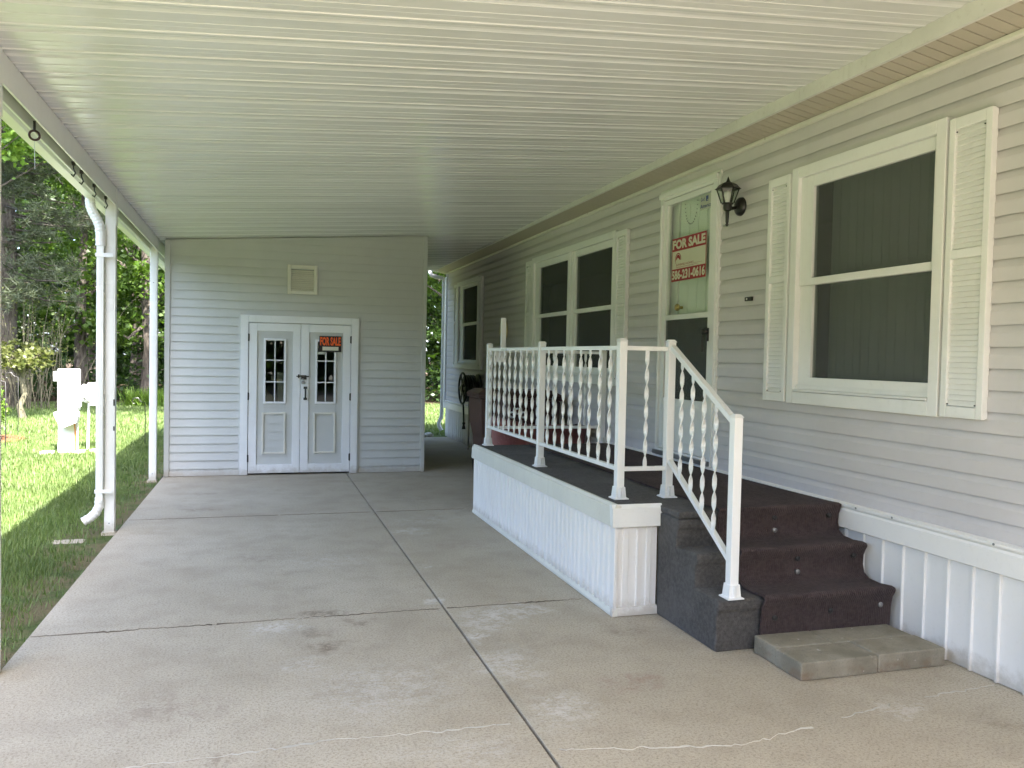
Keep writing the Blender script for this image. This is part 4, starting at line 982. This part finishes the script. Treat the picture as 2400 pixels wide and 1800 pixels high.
MB().tube([(2.95, 7.64, .172), (2.95, 8.21, .172)], .012, 8).build('axle', 'steel', ct)
MB().box(2.36, 2.42, 7.80, 7.86, .002, .40).box(2.36, 2.42, 8.0, 8.06, .002, .40).build('stand', 'cartred', ct)
MB().tube([(3.10, 7.75, .74), (3.18, 7.75, .76), (3.18, 8.1, .76), (3.10, 8.1, .74)], .012, 8).build('handle', 'blackmetal', ct)
rc = thing('rope_coil', (2.42, 7.72, .87), 'white rope curled in small loops on the rim of the red cart', 'rope')
for dx, dz in ((-.055, 0), (0, .035), (.055, .0)):
    MB().tube([(2.40+dx+.026*math.cos(a), 7.685+.01*math.sin(3*a), .895+dz+.026*math.sin(a)) for a in [2*math.pi*k/16 for k in range(16)]], .009, 6, closed=True).build('loop', 'rope', rc, smooth=60)
# hose reel on the wall
hr = thing('hose_reel', (3.1, 12.4, .95), 'dark green hose reel on the wall beside the far window', 'hose reel')
RXc, RY, RZ = 2.98, 12.40, .96
MB().tube([(RXc, RY+.235*math.cos(a), RZ+.235*math.sin(a)) for a in [2*math.pi*k/28 for k in range(28)]], .016, 8, closed=True).build('flange_rim', 'darkrubber', hr, smooth=50)
sp = MB()
for k in range(6):
    a = math.pi*k/3; sp.bar([(RXc, RY, RZ), (RXc, RY+.23*math.cos(a), RZ+.23*math.sin(a))], .012, .05, (1, 0, 0))
sp.lathe([(.06, -.02), (.06, .02)], (RXc, RY, RZ), 14, 'x'); sp.build('flange_spokes', 'darkrubber', hr)
hz = MB(); pts = []
for k in range(24*5+1):
    a = 2*math.pi*k/24; pts.append((3.01+.17*k/120, RY+.155*math.cos(a), RZ+.155*math.sin(a)))
hz.tube(pts, .020, 7); pts2 = [(3.02+.15*k/96, RY+.19*math.cos(2*math.pi*k/24), RZ+.19*math.sin(2*math.pi*k/24)) for k in range(97)]; hz.tube(pts2, .019, 7)
hz.build('hose', 'darkrubber', hr, smooth=60)
MB().lathe([(.10, 3.0), (.10, 3.20), (.22, 3.205), (.22, 3.232)], (0, RY, RZ), 18, 'x').build('drum', 'darkrubber', hr)
MB().tube([(2.99, 12.38, .74), (2.99, 12.35, .62), (2.985, 12.30, .45)], .013, 8).lathe([(.016, .45), (.024, .44), (.022, .42), (.014, .41), (.026, .37), (.030, .345), (.02, .344)], (2.985, 12.30, 0), 10).build('nozzle', 'blackmetal', hr, smooth=40)
MB().tube([(3.12, 12.55, .78), (3.13, 12.56, .4), (3.12, 12.55, .0)], .011, 6).build('feed_hose', 'steel', hr, smooth=40)
# stones at the far end of the house
for k, (x, y, s) in enumerate(((2.82, 14.75, .10), (2.98, 14.95, .09), (2.62, 14.85, .08))):
    m = MB().lathe([(s*.5, -.03), (s, -.01), (s*.95, .03), (s*.5, .05)], (x, y, 0), 7, phase=k); m.v = [(a+random.uniform(-.02, .02), b+random.uniform(-.02, .02), c) for a, b, c in m.v]
    tag(m.build('edging_stone', 'stone', bevel=.01), ['pale edging stone left of the far downspout', 'pale edging stone right under the far downspout outlet', 'pale edging stone nearest the rear corner of the shed'][k], 'stone', 'edging stones behind the shed')

# ------------------------------------------------------------------ yard
up = thing('utility_pedestal', (-2.56, 13.2, 0), 'bright white utility pedestal with a slanted meter cover standing on the lawn', 'utility box')
MB().box(-2.695, -2.480, 13.06, 13.26, -.03, .56).build('post', 'utility', up, bevel=.008)
MB().box(-2.690, -2.442, 13.00, 13.27, .561, 1.157).build('cabinet', 'utility', up, bevel=.012)
MB().box(-2.748, -2.691, 13.03, 13.16, .985, 1.12).build('side_box', 'utility', up, bevel=.006)
MB().prism([(-2.712, .56), (-2.703, .50), (-2.62, .325), (-2.425, .41), (-2.408, .50), (-2.412, .558), (-2.45, .5605)], 'y', 12.86, 13.055).build('meter_cover', 'utility', up, bevel=.012)
MB().box(-2.441, -2.415, 13.05, 13.2, .62, .76).build('conduit_box', 'utility', up, bevel=.004)
MB().tube([(-2.455, 13.1, .60), (-2.455, 13.1, -.02)], .016, 8).build('conduit', 'utility', up, smooth=40)
MB().tube([(-2.478, 13.02, .46), (-2.470, 13.03, .30), (-2.465, 13.05, .15), (-2.475, 13.07, -.01)], .010, 6).build('wire', 'orange', up, smooth=40)
gm_ = thing('gas_meter', (-2.3, 13.4, 0), 'white round gas meter on a riser pipe right of the utility pedestal', 'gas meter')
MB().lathe([(.06, -.13), (.13, -.12), (.155, -.08), (.155, .06), (.13, .10), (.05, .11)], (-2.27, 13.42, .80), 24, 'y').build('case', 'utility', gm_, smooth=40)
MB().box(-2.375, -2.15, 13.33, 13.50, .83, .955).build('index_box', 'utility', gm_, bevel=.02)
MB().box(-2.345, -2.16, 13.32, 13.50, .625, .655).build('base_plate', 'utility', gm_, bevel=.005)
MB().tube([(-2.36, 13.42, .89), (-2.43, 13.42, .91), (-2.452, 13.42, .89), (-2.452, 13.42, .70), (-2.40, 13.42, .68), (-2.36, 13.42, .69)], .024, 10).build('regulator_pipe', 'utility', gm_, smooth=40)
MB().tube([(-2.362, 13.42, .68), (-2.368, 13.42, .30), (-2.375, 13.42, -.02)], .018, 10).build('riser', 'utility', gm_, smooth=40)
for k, (x0, x1, y0, y1) in enumerate(((-2.90, -2.72, 12.92, 13.06), (-2.46, -2.33, 12.95, 13.1), (-2.30, -2.1, 13.1, 13.25))):
    tag(MB().prism([(x0, y0), (x1, y0+.02), (x1-.01, y1), (x0+.03, y1-.02)], 'z', -.04, .012).build('flat_stone', 'stone', bevel=.008),
        ['flat pale stone left of the utility pedestal base', 'flat pale stone right of the utility pedestal base', 'flat pale stone under the gas meter'][k], 'stone', 'flat stones round the utility pedestal')
def shook(x, y, h, dirx, lab, crook=True):
    t = MB(); pts = [(x, y, -.05), (x+.005, y, h*.5), (x, y, h)]
    if crook: pts += [(x+dirx*.10*math.sin(a), y, h+.10*(1-math.cos(a))*.9) for a in (.4, .9, 1.4)]+[(x+dirx*.16, y, h+.07), (x+dirx*.19, y, h+.02), (x+dirx*.17, y, h-.015), (x+dirx*.145, y, h-.01)]
    o = t.tube(pts, .0065, 6).build('plant_stake', 'blackmetal', smooth=50); tag(o, lab, 'stake', 'thin metal stakes in the lawn')
shook(-3.473, 13.56, .95, -1, 'thin metal crook stake nearest the pedestal on the left lawn'); shook(-3.863, 15.81, .95, -1, 'thin metal crook stake beside the yellow shrub')
shook(-1.70, 14.19, .62, -1, 'thin metal crook stake between the two far carport posts')
mo = MB().lathe([(.01, .02), (.4, .012), (.75, -.004), (.8, -.03)], (-4.35, 15.0, 0), 20); mo.v = [(a, b, c) for a, b, c in mo.v]; struct(mo.build('mulch_bed', 'mulch'))

# ---- vegetation helpers
def rand_dirs(n):
    v = rng.normal(size=(n, 3)); return v/np.linalg.norm(v, axis=1, keepdims=True)
def leaves(centers, size, aspect=.6, droop=.3):
    n = len(centers); u = rand_dirs(n); u[:, 2] = u[:, 2]*.6-droop*.3; u /= np.linalg.norm(u, axis=1, keepdims=True)
    w = np.cross(u, rand_dirs(n)); w /= np.linalg.norm(w, axis=1, keepdims=True)+1e-9
    s = size*rng.uniform(.6, 1.35, (n, 1)); a = u*s; b = w*s*aspect*.5
    nrm = np.cross(u, w)*s*.12
    return np.stack([centers, centers+a*.45+b+nrm, centers+a, centers+a*.45-b+nrm], 1)
def clumps(c, rad, ncl, per, cr, shell=.5):
    d = rand_dirs(ncl); r = rng.uniform(shell, 1, (ncl, 1))**.6; cc = np.array(c)+d*r*np.array(rad)
    k = rng.integers(int(per*.5), int(per*1.5), ncl); idx = np.repeat(np.arange(ncl), k)
    rr = cr*rng.uniform(.5, 1.3, (ncl, 1))
    return cc[idx]+rng.normal(size=(len(idx), 3))*rr[idx]*np.array([.55, .55, .38]), cc
def limbs(m, base, top, cc, r0, nl=14):
    b, t = Vector(base), Vector(top); hgt = (t-b).length
    pts = [b+(t-b)*k/6+Vector((random.uniform(-1, 1), random.uniform(-1, 1), 0))*hgt*.012*(k > 0) for k in range(7)]
    m.tube(pts, [r0*(1.25 if k == 0 else 1)*(1-.82*k/6) for k in range(7)], 9)
    for c in random.sample(list(cc), min(nl, len(cc))):
        c = Vector(c); f = min(.92, max(.25, (c.z-b.z)/hgt*.75)); s = b+(t-b)*f
        mid = s.lerp(c, .5)+Vector((0, 0, -.05*hgt*random.random())); m.tube([s, mid, c], [r0*.32*(1-f*.6), r0*.18, r0*.05], 5)
def tree(name, label, base, h, cz, rad, ncl, per, cr, leaf, mat, r0, group='trees of the wood', barkm='bark', nl=14, cxo=(0, 0)):
    t = thing(name, base, label, 'tree', group)
    c = (base[0]+cxo[0], base[1]+cxo[1], cz); P_, cc = clumps(c, rad, ncl, per, cr)
    P_ = P_[P_[:, 2] > .3]
    quads('crown', leaves(P_, leaf), mat, t)
    m = MB(); limbs(m, (base[0], base[1], -.05), (base[0]+cxo[0]*.6, base[1]+cxo[1]*.6, min(h, cz+rad[2]*.7)), cc, r0, nl); m.build('trunk', barkm, t, smooth=60)
    return t

# pine on the left, mid distance
pt = thing('pine_tree', (-5.95, 23.0, 0), 'grey green pine with long needle tufts at the far left edge of the lawn', 'tree')
m = MB(); m.tube([(-5.95, 23, -.1), (-5.9, 23, 3), (-5.95, 23.05, 7), (-5.9, 23, 12)], [.30, .26, .2, .08], 10)
tufts = []
for k in range(120):
    z = random.uniform(2.3, 9); a = random.uniform(0, 2*math.pi); L = random.uniform(1.4, 3.6)*(1-.04*z)
    e = Vector((-5.95+L*math.cos(a), 23+L*math.sin(a), z-.12*L+random.uniform(-.2, .3))); s = Vector((-5.95, 23, z))
    mid = s.lerp(e, .55)+Vector((0, 0, -.12)); m.tube([s, mid, e], [.035, .022, .008], 4)
    for q in range(18):
        p = s.lerp(e, random.uniform(.35, 1.03)); tufts.append(p+Vector((random.gauss(0, .22), random.gauss(0, .22), random.gauss(0, .14))))
m.build('trunk', 'bark', pt, smooth=60)
T = np.array([tuple(t) for t in tufts]); nn = 26
C0 = np.repeat(T, nn, 0)+rng.normal(size=(len(T)*nn, 3))*.02; dd = rand_dirs(len(C0)); dd[:, 2] = dd[:, 2]*.8+.15
sd = np.cross(dd, rand_dirs(len(C0))); sd /= np.linalg.norm(sd, axis=1, keepdims=True)
Ln = rng.uniform(.12, .26, (len(C0), 1))
quads('needles', np.stack([C0-sd*.010, C0+sd*.010, C0+dd*Ln], 1), 'pine', pt)

# wood edge trees
spec = [(-9.6, 26.5, 13, 'oak'), (-4.7, 25.8, 11, 'maple'), (-3.0, 25.6, 11, 'maple'), (-1.2, 27.5, 13, 'oak'), (-7.6, 30.5, 14, 'oak'), (-4.3, 33, 15, 'oak'), (-1.0, 32, 14, 'maple'),
        (1.6, 26.8, 12, 'oak'), (3.6, 30.5, 13, 'maple'), (6.5, 25.4, 11, 'maple'), (7.2, 28.6, 13, 'maple'), (8.3, 27, 13, 'oak'), (-12.5, 29, 14, 'maple'), (11.2, 29.5, 14, 'oak'), (-6.2, 36, 15, 'maple'), (7.6, 34, 15, 'oak')]
labs = ['broad dark tree left of the pine', 'tall maple just right of the pine with light leaves', 'young maple with bright leaves seen between the two far posts', 'dark leafy tree hidden behind the shed roof on its left', 'dark tree far behind the pine',
        'tall dark tree deep in the wood behind the mid carport post', 'tall maple deep in the wood behind the shed', 'dark tree directly behind the middle of the shed', 'maple behind the right half of the shed', 'bright maple seen in the gap between shed and house',
        'second bright maple deeper in the gap between shed and house', 'dark tree behind the far end of the house', 'maple at the far left end of the wood', 'dark tree far right behind the house', 'maple deepest in the wood on the left', 'dark tree deepest in the wood on the right']
for (x, y, h, mt), lb in zip(spec, labs):
    tree('maple_tree' if mt == 'maple' else 'oak_tree', lb, (x, y, 0), h, h*.52, (2.3, 2.1, h*.43), 110, 62, .48, .17, mt, .16+.01*random.random()*8, nl=16)
# tall trees whose crowns overhang the rear lawn and shade it
for (x, y, lb) in ((-11.5, 15.4, 'tall oak standing left of the lawn outside the view'), (10.5, 20.5, 'tall oak behind the house overhanging the rear lawn')):
    tree('oak_tree', lb, (x, y, 0), 18, 13.6, (6.2, 3.2, 3.2), 150, 70, .8, .34, 'oak', .34, nl=20, cxo=(7.4, -1.4) if x < 0 else (-4.6, -.5))
tree('maple_tree', 'maple with bright sunlit leaves reaching in at the top left corner', (-8.3, 20.6, 0), 8.5, 6.7, (1.7, 1.2, 1.25), 60, 60, .36, .15, 'brightleaf', .12, nl=12, cxo=(3.4, 0))
# far wood as one mass
nb_ = 90000
P_ = np.stack([rng.uniform(-34, 34, nb_), rng.uniform(38, 47, nb_), rng.uniform(0, 1, nb_)**.9*17], 1)
P_ += rng.normal(size=P_.shape)*.3
fw = stuff(quads('far_woodland', leaves(P_, .60), 'oak')); tag(fw, 'dense dark woodland closing the view far behind the lawn', 'woodland')
# wood and gardens round the plot, seen only in reflections and from other positions
nr_ = 26000; q_ = rng.random(nr_) < .5
P_ = np.where(q_[:, None], np.stack([rng.uniform(-30, -22, nr_), rng.uniform(-30, 38, nr_), rng.random(nr_)**1.1*7], 1), np.stack([rng.uniform(-28, 30, nr_), rng.uniform(-21, -13.5, nr_), rng.random(nr_)**1.1*7], 1))
P_ += rng.normal(size=P_.shape)*.5
sw_ = stuff(quads('surrounding_woodland', leaves(P_, .85), 'oak')); tag(sw_, 'dark woodland beyond the lawn outside the view to the left and behind', 'woodland')
# undergrowth along the wood edge
nu = 16000
P_ = np.stack([rng.uniform(-14, 13, nu), 25.2+np.abs(rng.normal(size=nu))*2.6, np.abs(rng.normal(size=nu))*.55+.05], 1)
ug = stuff(quads('undergrowth', leaves(P_, .14), 'oak')); tag(ug, 'low dark undergrowth along the edge of the wood', 'undergrowth')
# bare twiggy shrub
tg = thing('bare_shrub', (-5.3, 22.3, 0), 'tall bare twiggy shrub with thin upright stems behind the utility pedestal', 'shrub')
m = MB()
for k in range(56):
    x = -5.25+random.gauss(0, .42); y = 22.3+random.gauss(0, .3); hh = random.uniform(1.1, 3.0); lean = Vector((random.gauss(0, .38)+(x+5.25)*.7, random.gauss(0, .2), 0))
    p0 = Vector((x, y, 0)); pts = [p0+lean*(t**1.5)*hh*.45+Vector((random.gauss(0, .03), random.gauss(0, .03), hh*t)) for t in (0, .3, .6, .85, 1)]
    m.tube(pts, [.010, .009, .007, .005, .002], 4)
    for q in range(3):
        a = pts[random.choice((1, 2, 3))]; m.tube([a, a+Vector((random.gauss(0, .16), random.gauss(0, .14), random.uniform(.25, .6)))], [.004, .0015], 3)
m.build('stems', 'twig', tg)
Pb = np.stack([rng.normal(-5.25, .8, 500), rng.normal(22.3, .4, 500), rng.uniform(.6, 3.0, 500)], 1); stuff(quads('leaf_buds', leaves(Pb, .07), 'yellowleaf', tg))
# yellow-green weeping shrub
ys = thing('yellow_shrub', (-4.62, 19.3, 0), 'small yellow green umbrella shaped tree with a gnarled trunk on the lawn', 'shrub')
m = MB(); m.tube([(-4.62, 19.3, -.05), (-4.68, 19.28, .25), (-4.58, 19.3, .5), (-4.66, 19.32, .8), (-4.6, 19.3, 1.05)], [.085, .06, .055, .045, .03], 8)
Pc, cc = clumps((-4.75, 19.3, 1.28), (.86, .7, .30), 40, 46, .17, .2)
for c in random.sample(list(cc), 22): m.tube([(-4.62, 19.3, .85), ((-4.62+c[0])/2, (19.3+c[1])/2, 1.22), tuple(c)], [.035, .022, .008], 5)
m.build('trunk', 'twig', ys, smooth=60); quads('crown', leaves(Pc, .085), 'yellowleaf', ys)
th = thing('evergreen_shrub', (-3.78, 14.35, 0), 'bright green rounded evergreen shrub cut by the left edge of the picture', 'shrub')
Pc, cc = clumps((-3.98, 14.6, .45), (.26, .26, .42), 50, 60, .07, .5); quads('foliage', leaves(Pc, .05), 'brightleaf', th)
MB().tube([(-3.98, 14.6, -.02), (-3.98, 14.6, .7)], [.03, .01], 6).build('stem', 'bark', th)
# daylily-like tuft near the wood edge
for k, (x, y, lb) in enumerate(((-3.05, 23.4, 'strappy leaved perennial clump left of the far carport post'), (-2.55, 23.2, 'strappy leaved perennial clump next to the far carport post'))):
    n = 160; c = np.array([x, y, 0])+rng.normal(size=(n, 3))*np.array([.14, .1, 0]); a = rng.uniform(0, 2*math.pi, n)
    d = np.stack([np.cos(a)*.3, np.sin(a)*.3, rng.uniform(.3, .55, n)], 1); s = np.stack([-np.sin(a), np.cos(a), 0*a], 1)*.012
    V = np.stack([c-s, c+s, c+d*.7+s*.8, c+d], 1); o = quads('perennial_clump', V, 'brightleaf'); tag(o, lb, 'plant', 'perennials at the wood edge')

# grass blades
def blades(n, x0, x1, y0, y1, hgt, wid, keep):
    P_ = np.stack([rng.uniform(x0, x1, n), rng.uniform(y0, y1, n), np.full(n, -.037)], 1); P_ = P_[keep(P_)]
    n = len(P_); a = rng.uniform(0, 2*math.pi, n); L = hgt*rng.uniform(.45, 1.25, (n, 1))
    s = np.stack([np.cos(a), np.sin(a), 0*a], 1)*wid*rng.uniform(.7, 1.3, (n, 1)); b = np.stack([-np.sin(a), np.cos(a), 0*a], 1)*L*rng.uniform(-.8, .8, (n, 1)); b[:, 2:] = L
    return np.stack([P_-s, P_+s, P_+b], 1)
def keepL(P_):
    e = -1.10-P_[:, 0]; pr = np.clip((e+.02)/.4, 0.15, 1); nz = .5+.5*np.sin(P_[:, 1]*3.1+1.3)*np.sin(P_[:, 1]*1.17); pr = np.where(e < .45, pr*(.35+.65*nz), 1); return rng.random(len(P_)) < pr
G = [blades(70000, -3.6, -1.10, 3.2, 9.5, .055, .0032, keepL), blades(90000, -6.5, -1.05, 9.5, 16, .06, .005, keepL), blades(60000, -9, -1.0, 16, 25, .075, .009, keepL),
     blades(26000, 2.0, 8.0, 15.1, 25, .075, .009, lambda p: rng.random(len(p)) < .98), blades(30000, -9, -3.6, 3.2, 9.5, .06, .006, keepL)]
gr = stuff(quads('grass', np.concatenate(G), 'grass')); tag(gr, 'short mown green grass of the lawn beside and behind the driveway', 'grass')

for o in list(bpy.data.objects):
    if '_e' in o: del o['_e']
